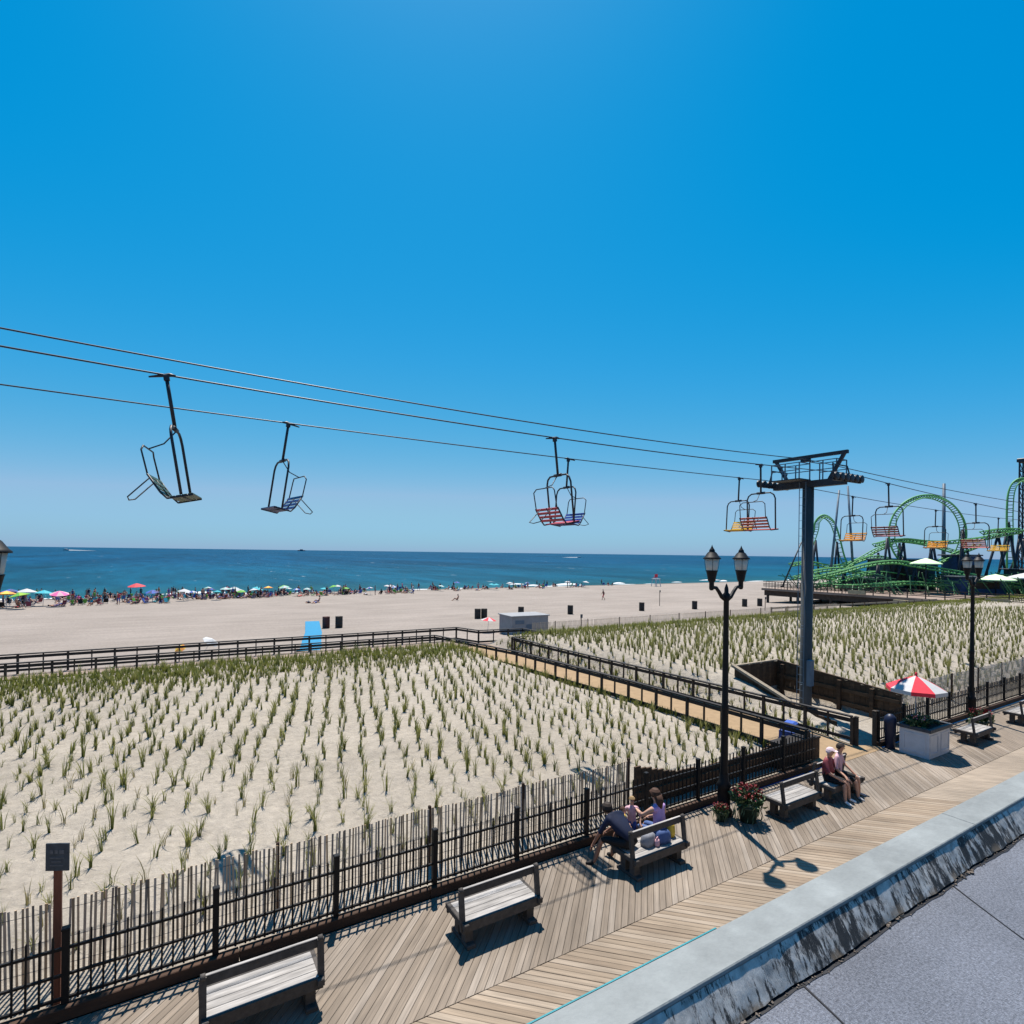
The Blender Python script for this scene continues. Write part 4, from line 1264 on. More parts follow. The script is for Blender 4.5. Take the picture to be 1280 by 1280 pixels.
# woman in lilac
J = joints(pelvis=(0, 0, .54), chest=(0, .03, .94), neck=(0, .06, 1.10), head=(-.02, .11, 1.24), girth=.92, shw=.165,
           lel=(-.26, .22, .86), lwr=(-.16, .44, .86), rel=(.27, .10, .78), rwr=(.20, .36, .66),
           lkn=(-.10, .44, .53), lan=(-.10, .46, .08), rkn=(.12, .44, .53), ran=(.13, .48, .08))
person((8.36, 7.90, -.03), math.radians(8), 'woman in a lilac top with brown hair sitting on the shared bench facing the sea', J,
       [M['skin'], M['lilac_top'], M['jean_blue'], M['white_cloth']], regions(sleeve=False), M['brown_hair'], 'long')
# two small children standing in front of the bench
for i, (x, y, rz, sc, lab, shirt, hair) in enumerate(((8.10, 8.42, 150, .60, 'small child in a pale pink top standing in front of the woman in lilac', 'pink_shirt', 'fair_hair'),
                                                     (7.82, 8.40, -160, .52, 'small child in yellow standing between the bent man and the other child', 'yellow_cloth', 'brown_hair'))):
    J = joints(sc, pelvis=(0, 0, .90), chest=(0, 0, 1.33), neck=(0, 0, 1.50), head=(0, .03, 1.67), girth=1.0,
               lel=(-.28, .05, 1.14), lwr=(-.24, .22, 1.0), rel=(.28, .05, 1.14), rwr=(.22, .26, 1.05),
               lkn=(-.10, .03, .50), lan=(-.11, 0, .07), rkn=(.10, .03, .50), ran=(.11, 0, .07))
    person((x, y, 0), math.radians(rz), lab, J, [M['skin'], M[shirt], M['blue_cloth'], M['white_cloth']], regions(), M[hair], 'short', None, sc)
# the couple facing the boardwalk (their own +y points inland)
J = joints(pelvis=(0, 0, .55), chest=(.02, -.02, .97), neck=(.02, .02, 1.12), head=(.03, .07, 1.26), girth=1.05, sc=.93,
           lel=(-.30, .08, .78), lwr=(-.16, .34, .66), rel=(.30, .12, .78), rwr=(.14, .38, .62),
           lkn=(-.12, .44, .54), lan=(-.14, .48, .08), rkn=(.12, .44, .54), ran=(.12, .46, .08))
person((14.12, 7.78, -.03), math.radians(192), 'person in a pale pink cap and maroon shirt, left of the couple', J,
       [M['skin'], M['maroon_shirt'], M['black_cloth'], M['white_cloth']], regions(), M['pink_cap'], 'cap', None, .93)
J = joints(pelvis=(0, 0, .55), chest=(0, -.02, .98), neck=(0, .01, 1.14), head=(0, .05, 1.29), girth=1.02, sc=.92,
           lel=(-.30, .06, .80), lwr=(-.20, .32, .62), rel=(.31, .02, .78), rwr=(.28, .26, .60),
           lkn=(-.16, .44, .54), lan=(-.24, .46, .08), rkn=(.12, .44, .54), ran=(.08, .50, .08))
person((14.60, 7.78, -.03), math.radians(196), 'dark haired person in a pink shirt and black shorts, farther of the seated couple', J,
       [M['skin'], M['pink_shirt'], M['black_cloth'], M['shoe']], regions(), M['dark_hair'], 'short', None, .92)


# bags on the family bench
def bag(loc, d, m, label, rz=0):
    r = empty('bag', loc, rz, label, 'bag')
    mb = MB(); x, y, z = d
    vs = []
    for (zz, k) in ((0, .92), (z * .35, 1.0), (z * .8, .86), (z, .55)):
        for t in range(10):
            a = 2 * math.pi * t / 10; c, s = math.cos(a), math.sin(a)
            q = (abs(c) ** 4 + abs(s) ** 4) ** -.25
            vs.append((x / 2 * k * c * q * .95 + .006 * math.sin(t * 3 + zz * 40), y / 2 * k * s * q * .95, zz))
    fs = [(j * 10 + t, j * 10 + (t + 1) % 10, (j + 1) * 10 + (t + 1) % 10, (j + 1) * 10 + t) for j in range(3) for t in range(10)] + [tuple(range(30, 40)), tuple(range(9, -1, -1))]
    mb.add(vs, fs, 0, True); mb.build('sack', m, r)
    mb = MB(); mb.tube([(-x * .22, 0, z * .9), (-x * .16, 0, z * 1.25), (x * .16, 0, z * 1.25), (x * .22, 0, z * .9)], .012, 6); mb.build('handle', m, r)


bag((7.92, 7.78, .42), (.34, .24, .24), M['grey_cloth'], 'dark grey bag on the bench beside the bent man', .2)
bag((8.24, 7.70, .42), (.34, .20, .25), M['jean_blue'], 'blue bag on the bench behind the woman in lilac', -.1)
bag((8.56, 7.80, .42), (.16, .18, .27), M['yellow_cloth'], 'yellow and green bag at the right end of the family bench', .3)
bag((8.04, 7.66, .42), (.12, .10, .13), M['pink_shirt'], 'small pink bundle on the family bench between the bags', .3)

# ------------------------------------------------------------------ planters, flowers, parasol, bin
def foliage(n, c, rad, h, size, mi_fn, mb=None, up=.6):
    mb = mb or MB()
    for i in range(n):
        a = random.uniform(0, 6.283); rr = rad * math.sqrt(random.random()); t = random.random()
        p = Vector(c) + Vector((rr * math.cos(a), rr * math.sin(a), h * t * (1 - .4 * (rr / rad) ** 2)))
        d = Vector((math.cos(a) * .7 + random.gauss(0, .4), math.sin(a) * .7 + random.gauss(0, .4), random.gauss(up, .4))).normalized()
        s = d.cross(Vector((random.gauss(0, 1), random.gauss(0, 1), random.gauss(0, 1)))).normalized() * size * random.uniform(.3, .5)
        L = size * random.uniform(.7, 1.3); nn = d.cross(s).normalized() * size * .15
        mb.add([p - s * .2, p + d * L * .45 + s + nn, p + d * L, p + d * L * .45 - s + nn], [(0, 1, 2), (0, 2, 3)], mi_fn(t, rr / rad), False)
    return mb


def flower_pot(loc, label, tall=1.0):
    r = empty('flower_pot', loc, 0, label, 'flower pot', 'red flower pots along the boardwalk')
    mb = MB(); mb.lathe([(0, 0), (.17, 0), (.22, .32), (.245, .33), (.245, .38), (.21, .38), (.20, .34), (0, .34)], n=16); mb.build('pot', M['pot'], r)
    mb = foliage(240, (0, 0, .34), .30, .36, .13, lambda t, q: 0 if random.random() < .8 else 1)
    for k in range(60):
        a = random.uniform(0, 6.283); q = Vector((.30 * math.cos(a), .30 * math.sin(a), random.uniform(.05, .36)))
        mb.add([q, q + Vector((.03, .02, .09)), q + Vector((-.02, .03, -.09))], [(0, 1, 2)], 1)
    mb.build('foliage', [M['leaf'], M['leaf2']], r)
    mb = foliage(120, (0, 0, .56), .30, .24, .08, lambda t, q: 0 if random.random() < .85 else 1, up=.3)
    mb.build('blooms', [M['red_flower'], M['maroon_shirt']], r)
    return r


flower_pot((11.25, 7.98, 0), 'dark green pot of bright red flowers at the foot of the first lamp post')
flower_pot((24.1, 8.05, 0), 'pot of red flowers behind the bench at the second lamp post')
flower_pot((10.72, 8.3, 0), 'low pot of dark red flowers tucked behind the first lamp post').scale = (.5, .5, .5)

pl = empty('planter', (20.03, 8.08, 0), 0, 'large white panelled planter box with dark rim under the striped parasol', 'planter')
mb = MB(); mb.box((0, 0, .40), (1.36, .80, .80)); mb.build('box', M['white_paint'], pl)
for (cx, cy, sx, sy) in ((-.36, -.405, .56, .02), (.36, -.405, .56, .02), (-.685, 0, .02, .62), (.685, 0, .02, .62)):
    mb = MB()
    w, h = (sx, .56) if sx > .1 else (sy, .56)
    for (ox, oz, ww, hh) in ((0, .27, w, .05), (0, -.27, w, .05), (-w / 2 + .025, 0, .05, .49), (w / 2 - .025, 0, .05, .49)):
        if sx > .1: mb.box((cx + ox, cy, .40 + oz), (ww, .018, hh))
        else: mb.box((cx, cy + ox, .40 + oz), (.018, ww, hh))
    mb.build('panel', M['white_paint'], pl)
mb = MB()
for (cx, cy, sx, sy) in ((0, -.41, 1.46, .10), (0, .41, 1.46, .10), (-.68, 0, .10, .72), (.68, 0, .10, .72)): mb.box((cx, cy, .845), (sx, sy, .10), None, 0, .012)
mb.build('rim', M['rim'], pl)
mb = MB(); mb.box((0, 0, .81), (1.25, .70, .02)); mb.build('soil', M['soil'], pl)
mb = MB()
for (x, y, h, n) in ((-.4, .1, .30, 90), (-.15, .1, .34, 100), (.15, .12, .18, 60), (.45, .08, .12, 40), (-.5, .05, .16, 40)):
    foliage(n, (x, y, .82), .22, h, .13, lambda t, q: 0 if random.random() < .7 else 1, mb)
mb.build('foliage', [M['leaf'], M['leaf2']], pl)
mb = foliage(26, (-.42, .0, 1.02), .2, .2, .06, lambda t, q: 0, None, .3); mb.build('blooms', [M['pink_flower']], pl)['kind'] = 'stuff'


def parasol_mb(rad, drop, n=8, seg=3, lip=.0, thick=.012):
    """canopy of n panels: outer skin and inner skin with a rim"""
    mb = MB()
    prof = [(.0, 0)] + [(rad * k / seg, -drop * (k / seg) ** 1.15) for k in range(1, seg + 1)]
    if lip: prof.append((rad * 1.005, -drop - lip))
    ring = []
    for side in (0, 1):
        base = len(mb.v)
        for (r, z) in prof:
            for k in range(n):
                a = 2 * math.pi * k / n
                mb.v.append((r * math.cos(a), r * math.sin(a), z - side * thick))
        for i in range(len(prof) - 1):
            for k in range(n):
                k2 = (k + 1) % n
                q = (base + i * n + k, base + (i + 1) * n + k, base + (i + 1) * n + k2, base + i * n + k2)
                mb.f.append(q if side else q[::-1]); mb.m.append(k % 2); mb.sm.append(False)
        ring.append(base + (len(prof) - 1) * n)
    for k in range(n):
        k2 = (k + 1) % n
        mb.f.append((ring[0] + k, ring[0] + k2, ring[1] + k2, ring[1] + k)); mb.m.append(k % 2); mb.sm.append(False)
    return mb


um = empty('parasol', (20.06, 8.34, .82), 0, 'red and white striped parasol standing in the white planter', 'parasol')
mb = parasol_mb(.80, .40, 8, 3, .10)
mb.v = [(x, y, z + 1.50) for x, y, z in mb.v]
o = mb.build('canopy', [M['cloth_red'], M['cloth_white']], um); o.rotation_euler = (0, 0, math.radians(14))
mb = MB(); mb.tube([(0, 0, -.02), (0, 0, 1.48)], .02, 8); mb.build('pole', M['white_paint'], um)
mb = MB(); mb.lathe([(0.03, 1.48), (.04, 1.52), (.03, 1.58), (0, 1.60)], n=8); mb.build('finial', M['cloth_red'], um)
mb = MB()
for k in range(8):
    a = math.radians(14) + 2 * math.pi * k / 8
    mb.bar((.03 * math.cos(a), .03 * math.sin(a), 1.46), (.77 * math.cos(a), .77 * math.sin(a), 1.10), .014)
mb.build('rib', M['grey_mast'], um)

bn = empty('trash_bin', (19.44, 8.78, 0), 0, 'navy trash bin standing behind the white planter at the gate post', 'bin')
mb = MB(); mb.lathe([(0, 0), (.22, 0), (.26, .88), (.27, .90), (.0, .90)], n=16); mb.build('body', M['bin_navy'], bn)
mb = MB(); mb.lathe([(.285, .90), (.285, .96), (.24, 1.08), (.12, 1.16), (0, 1.18)], n=16); mb.build('lid', M['bin_navy'], bn)

bn.scale = (.62, .62, .92)
# blue beach cart at the mouth of the walkway
ct = empty('beach_cart', (16.35, 10.2, .20), .3, 'blue beach cart parked against the near handrail at the walkway mouth', 'cart')
mb = MB(); mb.box((0, 0, .36), (.62, .44, .34), None, 0, .05); mb.build('tub', M['blue_plastic'], ct)
mb = MB(); mb.box((.05, 0, .62), (.42, .36, .18), None, 0, .06); mb.build('folded_towel', M['blue_cloth'], ct)
for x in (-.2, .2):
    for y in (-.24, .24):
        mb = MB(); mb.lathe([(0, -.02), (.12, -.02), (.12, .02), (0, .02)], n=14); mb.v = [(a + x, c + y, b + .12) for a, b, c in mb.v]; mb.build('wheel', M['black_cloth'], ct)
mb = MB(); mb.tube([(-.31, -.15, .45), (-.6, -.15, .75), (-.6, .15, .75), (-.31, .15, .45)], .014, 6); mb.build('handle', M['iron'], ct)

# sign post at the left
sg = empty('sign', (-1.2, 9.42, -.05), 0, 'small square dull grey sign on a red brown wooden post at the left', 'sign')
mb = MB(); mb.box((0, 0, .95), (.085, .085, 1.9), None, 0, .01); mb.build('post', M['red_wood'], sg)
pr = math.radians(-28)
R = Matrix.Rotation(pr, 3, 'Z')
mb = MB(); mb.box((0, -.06, 1.98), (.29, .018, .36), R, 0, .004); pn = mb.build('panel', M['sign'], sg)
mb = MB()
for k, (a, b, z) in enumerate(((-.09, -.05, 2.05), (-.03, .01, 2.05), (.03, .09, 2.05), (-.09, .09, 1.97), (-.07, .06, 1.92), (-.09, .08, 1.87))):
    c = R @ Vector(((a + b) / 2, -.011, 0)); mb.box((c.x, c.y - .06, z), (b - a, .004, .05 if k < 3 else .014), R)
mb.build('faded_marks', M['sign_text'], pn)

# ------------------------------------------------------------------ beach furniture beyond the dune
def bz(u, v): return ground(u, v, False)


mb = MB(); mb.lathe([(0, 0), (.29, 0), (.30, .02), (.30, .30), (.31, .32), (.30, .34), (.30, .58), (.31, .60), (.30, .62), (.30, .86), (.31, .88), (.28, .88), (.28, .70), (0, .70)], n=14)
barrel_me = mb.mesh('trash_barrel', M['barrel']); barrel_me2 = mb.mesh('trash_barrel', M['barrel_red'])
BLAB = ['', 'dark trash barrel paired with the maroon one right of the turquoise mat', 'left barrel of the dark pair between the mat and the grey shed', 'right barrel of the dark pair just left of the grey shed',
        'dark trash barrel on the sand showing right above the grey shed', 'dark trash barrel on the open sand, first to the right of the grey shed', 'dark trash barrel second to the right of the grey shed beside a thin stake',
        'dark trash barrel on the sand just left of the first lamp post', 'dark trash barrel on the sand just right of the first lamp lanterns', 'dark trash barrel on the sand nearest the lift tower pole']
for i, (u, v) in enumerate(((12.5, 53.2), (13.6, 52.9), (28.8, 54), (29.5, 53.8), (34.4, 54), (40.7, 53), (51.3, 52), (58.8, 50), (68.0, 49.2), (70.5, 48.6))):
    o = link('trash_barrel', barrel_me2 if i == 0 else barrel_me, None, (u, v, bz(u, v))); o.scale = (1.12, 1.12, 1.2)
    tag(o, 'maroon trash barrel on the open sand right beside the turquoise mat' if i == 0 else BLAB[i], 'barrel', 'trash barrels across the beach')
# pale grey shed
sh = empty('shed', (24.6, 38.2, bz(24.6, 38.2)), math.radians(-4), 'pale grey flat shed on the sand behind the walkway landing', 'shed')
mb = MB(); mb.box((0, 0, .75), (3.3, 2.2, 1.5)); mb.build('wall', M['grey_box'], sh)
mb = MB(); mb.box((0, 0, 1.53), (3.5, 2.4, .08), None, 0, .02); mb.build('roof', M['grey_box'], sh)
mb = MB(); mb.box((-.95, -1.115, 1.05), (.8, .02, .3)); mb.build('hatch', M['grey_mast'], sh)
mb = MB(); mb.box((-.1, -1.115, .55), (.5, .02, .6)); mb.build('door', M['grey_mast'], sh)
# turquoise access mat rolled out over the sand towards the sea
mb = MB(); L0 = [(7.3, 35.6), (8.2, 39.0), (9.3, 44.0), (10.6, 49.5), (11.6, 54.5), (12.6, 59.5)]; vs, fs = [], []
pts = []
for (a, b), (c, d) in zip(L0, L0[1:]):
    for k in range(8): pts.append((a + (c - a) * k / 8, b + (d - b) * k / 8))
pts.append(L0[-1])
for (u, v) in pts:
    for w, dz in ((-.66, -.03), (-.66, .035), (-.60, .05), (.60, .05), (.66, .035), (.66, -.03)):
        vs.append((u + w, v - w * .22, bz(u + w, v) + dz))
for j in range(len(pts) - 1):
    for k in range(5): fs.append((6 * j + k, 6 * j + k + 1, 6 * j + 7 + k, 6 * j + 6 + k))
mb.add(vs, fs)
tag(mb.build('beach_mat', M['mat_blue']), 'bright turquoise access mat laid over the sand behind the walkway', 'mat')
# lone sign stakes on the sand edge
for (u, v, h, lab) in ((29.4, 36.8, 1.25, 'thin dark stake with a small plate at the dune edge beyond the landing'), (59.5, 56.8, 2.2, 'tall thin stake on the open sand between two barrels'),
                       (62, 42, 1.7, 'thin stake with plate on the sand left of the lift tower')):
    r = empty('stake', (u, v, bz(u, v)), 0, lab, 'stake')
    mb = MB(); mb.bar((0, 0, -.2), (0, 0, h), .06); mb.build('post', M['post_wood'], r)
    mb = MB(); mb.box((0, -.05, h - .12), (.22, .03, .3)); mb.build('plate', M['sign'], r)


# beach parasols: per colour one canopy mesh, shared
def parasol_kind(a, b):
    mb = parasol_mb(1.05, .42, 8, 3)
    mb.v = [(x, y, z + 2.05) for x, y, z in mb.v]
    return mb.mesh('canopy', [M[a], M[b]])


UC = {'white': ('cloth_white', 'cloth_white'), 'aqua': ('aqua_cloth', 'teal_cloth'), 'pale green': ('pale_green_cloth', 'cloth_white'), 'red': ('red_cloth', 'red_cloth'),
      'pink': ('hot_pink_cloth', 'pink_shirt'), 'lime': ('lime_cloth2', 'green_cloth'), 'navy': ('navy_print', 'blue_cloth'), 'green': ('green_cloth', 'green_cloth'),
      'orange': ('orange_cloth', 'yellow_cloth'), 'blue and white': ('blue_cloth', 'cloth_white'), 'red and white': ('cloth_red', 'cloth_white')}
UM = {k: parasol_kind(*v) for k, v in UC.items()}
mb = MB(); mb.tube([(0, 0, -.1), (0, 0, 2.04)], .025, 6); upole_me = mb.mesh('pole', M['white_paint'])


def beach_parasol(u, v, kind, label, group, tilt=None, sc=1.0):
    r = empty('beach_parasol', (u, v, bz(u, v)), random.uniform(0, 1), label, 'parasol', group)
    r.rotation_euler = tilt or (random.gauss(0, .10), random.gauss(0, .10), random.uniform(0, 1)); r.scale = (sc, sc, sc)
    link('canopy', UM[kind], r); link('pole', upole_me, r)


PP = 'parasols of the crowd by the water'
named = [(-16.3, 98.5, 'white', 'broad white beach parasol at the far left of the crowd', 1.15), (-14.4, 97.4, 'aqua', 'aqua beach parasol beside the broad white one at the far left', 1.05),
         (-15.6, 92.5, 'lime', 'lime green beach parasol in front of the broad white one', 1.05), (-12.4, 95.3, 'pink', 'pink beach parasol tilted to the left, right of the aqua one', 1.05),
         (-18.0, 98.6, 'navy', 'navy beach parasol at the left edge of the crowd', 1.15), (-17.6, 94.6, 'orange', 'orange beach parasol at the left edge in front of the navy one', 1.1),
         (-4.3, 109.5, 'red', 'red beach parasol standing highest at the water edge', 1.25)]
for u, v, k, lab, sc in named: beach_parasol(u, v, k, lab, PP, None, sc)
seen = set()
colours = ['pale green'] * 9 + ['white'] * 8 + ['aqua'] * 4 + ['navy'] * 4 + ['green'] * 4 + ['blue and white'] * 4 + ['red'] + ['orange']
centres = [(1, 104), (4, 103), (8, 109), (11, 110), (13, 108), (17, 110), (20, 109), (23, 110), (26, 112), (29, 110), (34, 111), (38, 111), (44, 112), (48, 111), (54, 112), (60, 112), (67, 112), (75, 112), (84, 112)]
for i in range(40):
    cu, cv = centres[min(len(centres) - 1, int(abs(random.gauss(0, 7))))] if i >= len(centres) else centres[i]
    u, v = cu + random.gauss(0, 1.8), cv - 3 + random.gauss(0, 3.5)
    k = random.choice(colours)
    beach_parasol(u, v, k, '%s beach parasol among the crowd along the water line' % k, PP, None, random.uniform(.6, .92))
beach_parasol(22.6, 40.6, 'red and white', 'lone red and white beach parasol just behind the walkway landing', None, (0.05, .05, .2), .62)
beach_parasol(2.0, 41.0, 'white', 'white beach shelter parasol leaning on the sand behind the far handrail', None, (.35, .5, 0), .5)
beach_parasol(.9, 40.6, 'orange', 'orange and yellow beach parasol low beside the white leaning one', None, (.5, -.5, 0), .32)

# beach folk: shared bodies by pose; clothes picked per person
def crowd_mesh(kind):
    if kind == 'standing':
        J = joints(pelvis=(0, 0, .92), chest=(0, 0, 1.33), neck=(0, 0, 1.50), head=(0, .03, 1.66), lel=(-.27, .0, 1.14), lwr=(-.28, .10, .90), rel=(.27, .02, 1.14), rwr=(.24, .14, .92),
                   lkn=(-.11, .03, .50), lan=(-.13, 0, .07), rkn=(.12, .05, .50), ran=(.15, .04, .07))
    elif kind == 'walking':
        J = joints(pelvis=(0, 0, .90), chest=(0, .03, 1.32), neck=(0, .05, 1.49), head=(0, .09, 1.65), lel=(-.26, -.10, 1.12), lwr=(-.25, -.02, .88), rel=(.26, .14, 1.12), rwr=(.24, .32, .95),
                   lkn=(-.10, .22, .50), lan=(-.10, .22, .07), rkn=(.10, .0, .48), ran=(.10, -.32, .12))
    elif kind == 'sitting':
        J = joints(pelvis=(0, 0, .20), chest=(0, -.14, .60), neck=(0, -.12, .77), head=(0, -.08, .93), lel=(-.28, -.02, .42), lwr=(-.20, .22, .30), rel=(.28, -.02, .42), rwr=(.20, .22, .30),
                   lkn=(-.14, .42, .38), lan=(-.13, .72, .08), rkn=(.14, .42, .36), ran=(.13, .74, .08))
    else:
        J = joints(pelvis=(0, 0, .13), chest=(0, -.42, .15), neck=(0, -.60, .16), head=(0, -.76, .17), lel=(-.34, -.42, .10), lwr=(-.44, -.66, .08), rel=(.30, -.30, .08), rwr=(.32, -.04, .08),
                   lkn=(-.12, .44, .16), lan=(-.13, .86, .08), rkn=(.12, .42, .26), ran=(.13, .80, .08))
    E = figure(J, False)
    me = skin_body('person', J, E, {**regions(False), 'skull': 4, 'crown': 4}, [M['skin'], M['navy_shirt'], M['navy_shirt'], M['tan_skin'], M['dark_hair']], 1 if kind in ('standing', 'walking') else 0)
    return me


CM = {k: crowd_mesh(k) for k in ('standing', 'walking', 'sitting', 'lying')}
tops = ['navy_shirt', 'black_cloth', 'navy_shirt', 'black_cloth', 'navy_print', 'maroon_shirt', 'red_cloth', 'blue_cloth', 'teal_cloth', 'grey_cloth', 'white_cloth', 'hot_pink_cloth', 'skin', 'tan_skin', 'navy_print', 'green_cloth']
nice = {'navy_shirt': 'navy', 'black_cloth': 'black', 'maroon_shirt': 'maroon', 'red_cloth': 'red', 'blue_cloth': 'blue', 'teal_cloth': 'teal', 'grey_cloth': 'grey', 'white_cloth': 'white',
        'hot_pink_cloth': 'pink', 'skin': 'bare chest', 'tan_skin': 'bare chest', 'navy_print': 'dark print', 'green_cloth': 'green'}
GP = 'people of the crowd by the water'


def crowd_person(u, v, kind, rz, label=None, group=GP, top=None):
    o = link('person', CM[kind], None, (u, v, bz(u, v)), (0, 0, rz))
    top = top or random.choice(tops)
    for s, m in ((0, random.choice(('skin', 'tan_skin', 'skin'))), (1, top), (2, random.choice(('navy_shirt', 'black_cloth', 'blue_cloth', 'red_cloth', 'navy_print', 'grey_cloth')))):
        o.material_slots[s].link = 'OBJECT'; o.material_slots[s].material = M[m]
    k = nice[top]
    tag(o, label or '%s person %s in %s among the crowd along the water line' % ('small far', kind, k if k == 'bare chest' else k + ' clothes'), 'person', group)


# low folding chairs
def beach_chair_mesh(cm):
    mb = MB()
    mb.box((0, .05, .22), (.54, .50, .03), Matrix.Rotation(.1, 3, 'X'), 1); mb.box((0, -.32, .50), (.54, .03, .58), Matrix.Rotation(-.35, 3, 'X') if False else Matrix.Rotation(.35, 3, 'X'), 1)
    for s in (-.28, .28):
        mb.bar((s, .30, .0), (s, -.25, .42), .03); mb.bar((s, -.30, .0), (s, .28, .26), .03); mb.bar((s, -.36, .44), (s, .22, .44), .035)
    return mb.mesh('beach_chair', [M['grey_mast'], M[cm]])


BC = {k: beach_chair_mesh(k) for k in ('navy_print', 'black_cloth', 'blue_cloth', 'teal_cloth', 'maroon_shirt', 'green_cloth')}
spots = []
for i in range(255):
    r = random.random()
    if r < .14: u = random.uniform(-21, -9)
    elif r < .5: u = random.uniform(-12, 14)
    elif r < .8: u = random.uniform(8, 40)
    else: u = random.uniform(38, 100)
    v = random.uniform(101, 116) if u > 0 else random.choice((random.uniform(95, 104), random.uniform(104, 117)))
    if u > 40: v = random.uniform(107, 117)
    spots.append((u, v))
for i, (u, v) in enumerate(spots):
    q = random.random()
    kind = 'sitting' if q < .60 else 'standing' if q < .74 else 'lying' if q < .86 else 'walking'
    crowd_person(u, v, kind, random.uniform(0, 6.28))
    if kind == 'sitting' or random.random() < .25:
        cm = random.choice(list(BC)); o = link('beach_chair', BC[cm], None, (u + random.uniform(.7, 1.1), v + random.uniform(-.4, .4), bz(u, v)), (0, 0, random.uniform(0, 6.28)))
        tag(o, 'low folding %s beach chair among the crowd by the water' % nice.get(cm, cm), 'beach chair', 'beach chairs of the crowd')
for i in range(16):     # bathers standing in the shallows
    u = random.choice((random.uniform(-20, 20), random.uniform(10, 90))); v = random.uniform(119, 126)
    o = link('person', CM['standing'], None, (u, v, -3.0), (0, 0, random.uniform(0, 6.28)))
    tag(o, 'bather standing waist deep in the shallow water', 'person', 'bathers in the shallows')
crowd_person(60.5, 70, 'walking', 1.2, 'lone dark figure walking on the empty sand right of the shed', None, 'black_cloth')
crowd_person(39, 80, 'sitting', 1.0, 'lone person sitting on the open sand above the shed', None, 'navy_shirt')
for k, (u, v) in enumerate(((17.6, 86), (19.2, 86.5), (18.4, 85.2))):
    crowd_person(u, v, ('lying', 'sitting', 'lying')[k], k * 1.3, 'member of the small dark group resting apart on the open sand', 'small group apart from the crowd', 'navy_shirt')

# lifeguard stand near the water, right half
ls = empty('lifeguard_stand', (106.5, 103, bz(106, 103)), .2, 'white lifeguard stand near the water in the right half', 'lifeguard stand')
mb = MB()
for x in (-.7, .7):
    for y in (-.6, .6): mb.bar((x * 1.3, y * 1.3, 0), (x, y, 1.9), .12)
mb.build('legs', M['white_paint'], ls)
mb = MB(); mb.box((0, 0, 1.95), (1.9, 1.6, .1)); mb.build('platform', M['white_paint'], ls)
mb = MB(); mb.box((0, .2, 2.35), (1.3, .5, .1)); mb.box((0, -.05, 2.75), (1.3, .08, .8)); mb.build('seat', M['cloth_red'], ls)
# boats
def boat(loc, rz, L, label, hullm, wake):
    r = empty('boat', loc, rz, label, 'boat')
    mb = MB(); vs = []
    for t, w in ((-.5, .8), (-.2, 1.0), (.15, .95), (.38, .55), (.5, .05)):
        vs += [(t * L, -w * L * .14, L * .13), (t * L, w * L * .14, L * .13), (t * L * .94, w * L * .09, -L * .04), (t * L * .94, -w * L * .09, -L * .04)]
    fs = []
    for i in range(4):
        for k in range(4): fs.append((4 * i + k, 4 * i + (k + 1) % 4, 4 * i + 4 + (k + 1) % 4, 4 * i + 4 + k))
    fs += [(0, 1, 2, 3), (19, 18, 17, 16)]
    mb.add(vs, fs); mb.build('hull', hullm, r)
    mb = MB(); mb.box((-.02 * L, 0, L * .19), (L * .34, L * .18, L * .12), None, 0, L * .02); mb.build('cabin', M['cloth_white'] if wake else M['grey_mast'], r)
    if wake:
        mb = MB(); W = wake
        mb.add([(-.5 * L, -.12 * L, .0), (-.5 * L, .12 * L, 0), (-.5 * L - W, W * .05, 0), (-.5 * L - W, -W * .05, 0), (-.5 * L, 0, .12 * L), (-.5 * L - W * .5, 0, .06 * L)],
               [(0, 4, 5, 3), (4, 1, 2, 5), (0, 1, 4)]); mb.build('wake', M['foam'], r)


boat((-215, 1740, -2.4), math.radians(150), 16, 'white motorboat with a long wake near the horizon at the left', M['cloth_white'], 70)
boat((760, 960, -2.4), math.radians(-20), 9, 'small white motorboat near the horizon right of the middle', M['cloth_white'], 35)
boat((905, 4700, -2.4), 0.2, 60, 'dark ship low on the horizon left of the middle', M['grey_mast'], 0)

# ------------------------------------------------------------------ amusement pier
pier = empty('amusement_pier', (79, 22, 0), 0, 'long timber amusement pier on piles carrying the green coaster', 'pier')
mb = MB(); mb.box((40, 2, .86), (80, 60.4, .32)); mb.build('deck', M['pier_deck'], pier)
mb = MB(); mb.box((40, 2, .30), (79.4, 59.8, .78)); mb.build('deck_girders', M['pier_dark'], pier)
pile = MB(); pile.lathe([(.20, -3.6), (.20, .3)], n=8); pile_me = pile.mesh('pile', M['pier_dark'])
for iv in range(12):
    for iu in range(5):
        link('pile', pile_me, pier, (.4 + iu * 6, -22 + iv * 4.85, 0))
mb = MB(); mb.box((-.3, 12.5, -.1), (.5, 1.6, 1.6)); mb.build('abutment', M['pier_tan'], pier)
for i in range(26):
    mb = MB(); mb.bar((.15, -20 + i * 2, 1.02), (.15, -20 + i * 2, 2.1), .1); mb.build('rail_post', M['pier_dark'], pier)
for zz in (1.35, 1.55, 1.75, 2.08):
    mb = MB(); mb.bar((.15, -20, zz), (.15, 32, zz), .06, .09); mb.build('rail', M['pier_dark'], pier)
for i in range(28):
    mb = MB(); mb.bar((.15, 18 + i * .5, 1.05), (.15, 18 + i * .5, 2.05), .05); mb.build('baluster', M['pier_dark'], pier)
for yy in (-10, 3, 18):
    mb = MB(); mb.box((.05, yy, 1.3), (.3, 2.2, .5)); mb.build('bench_block', M['pier_tan'], pier)

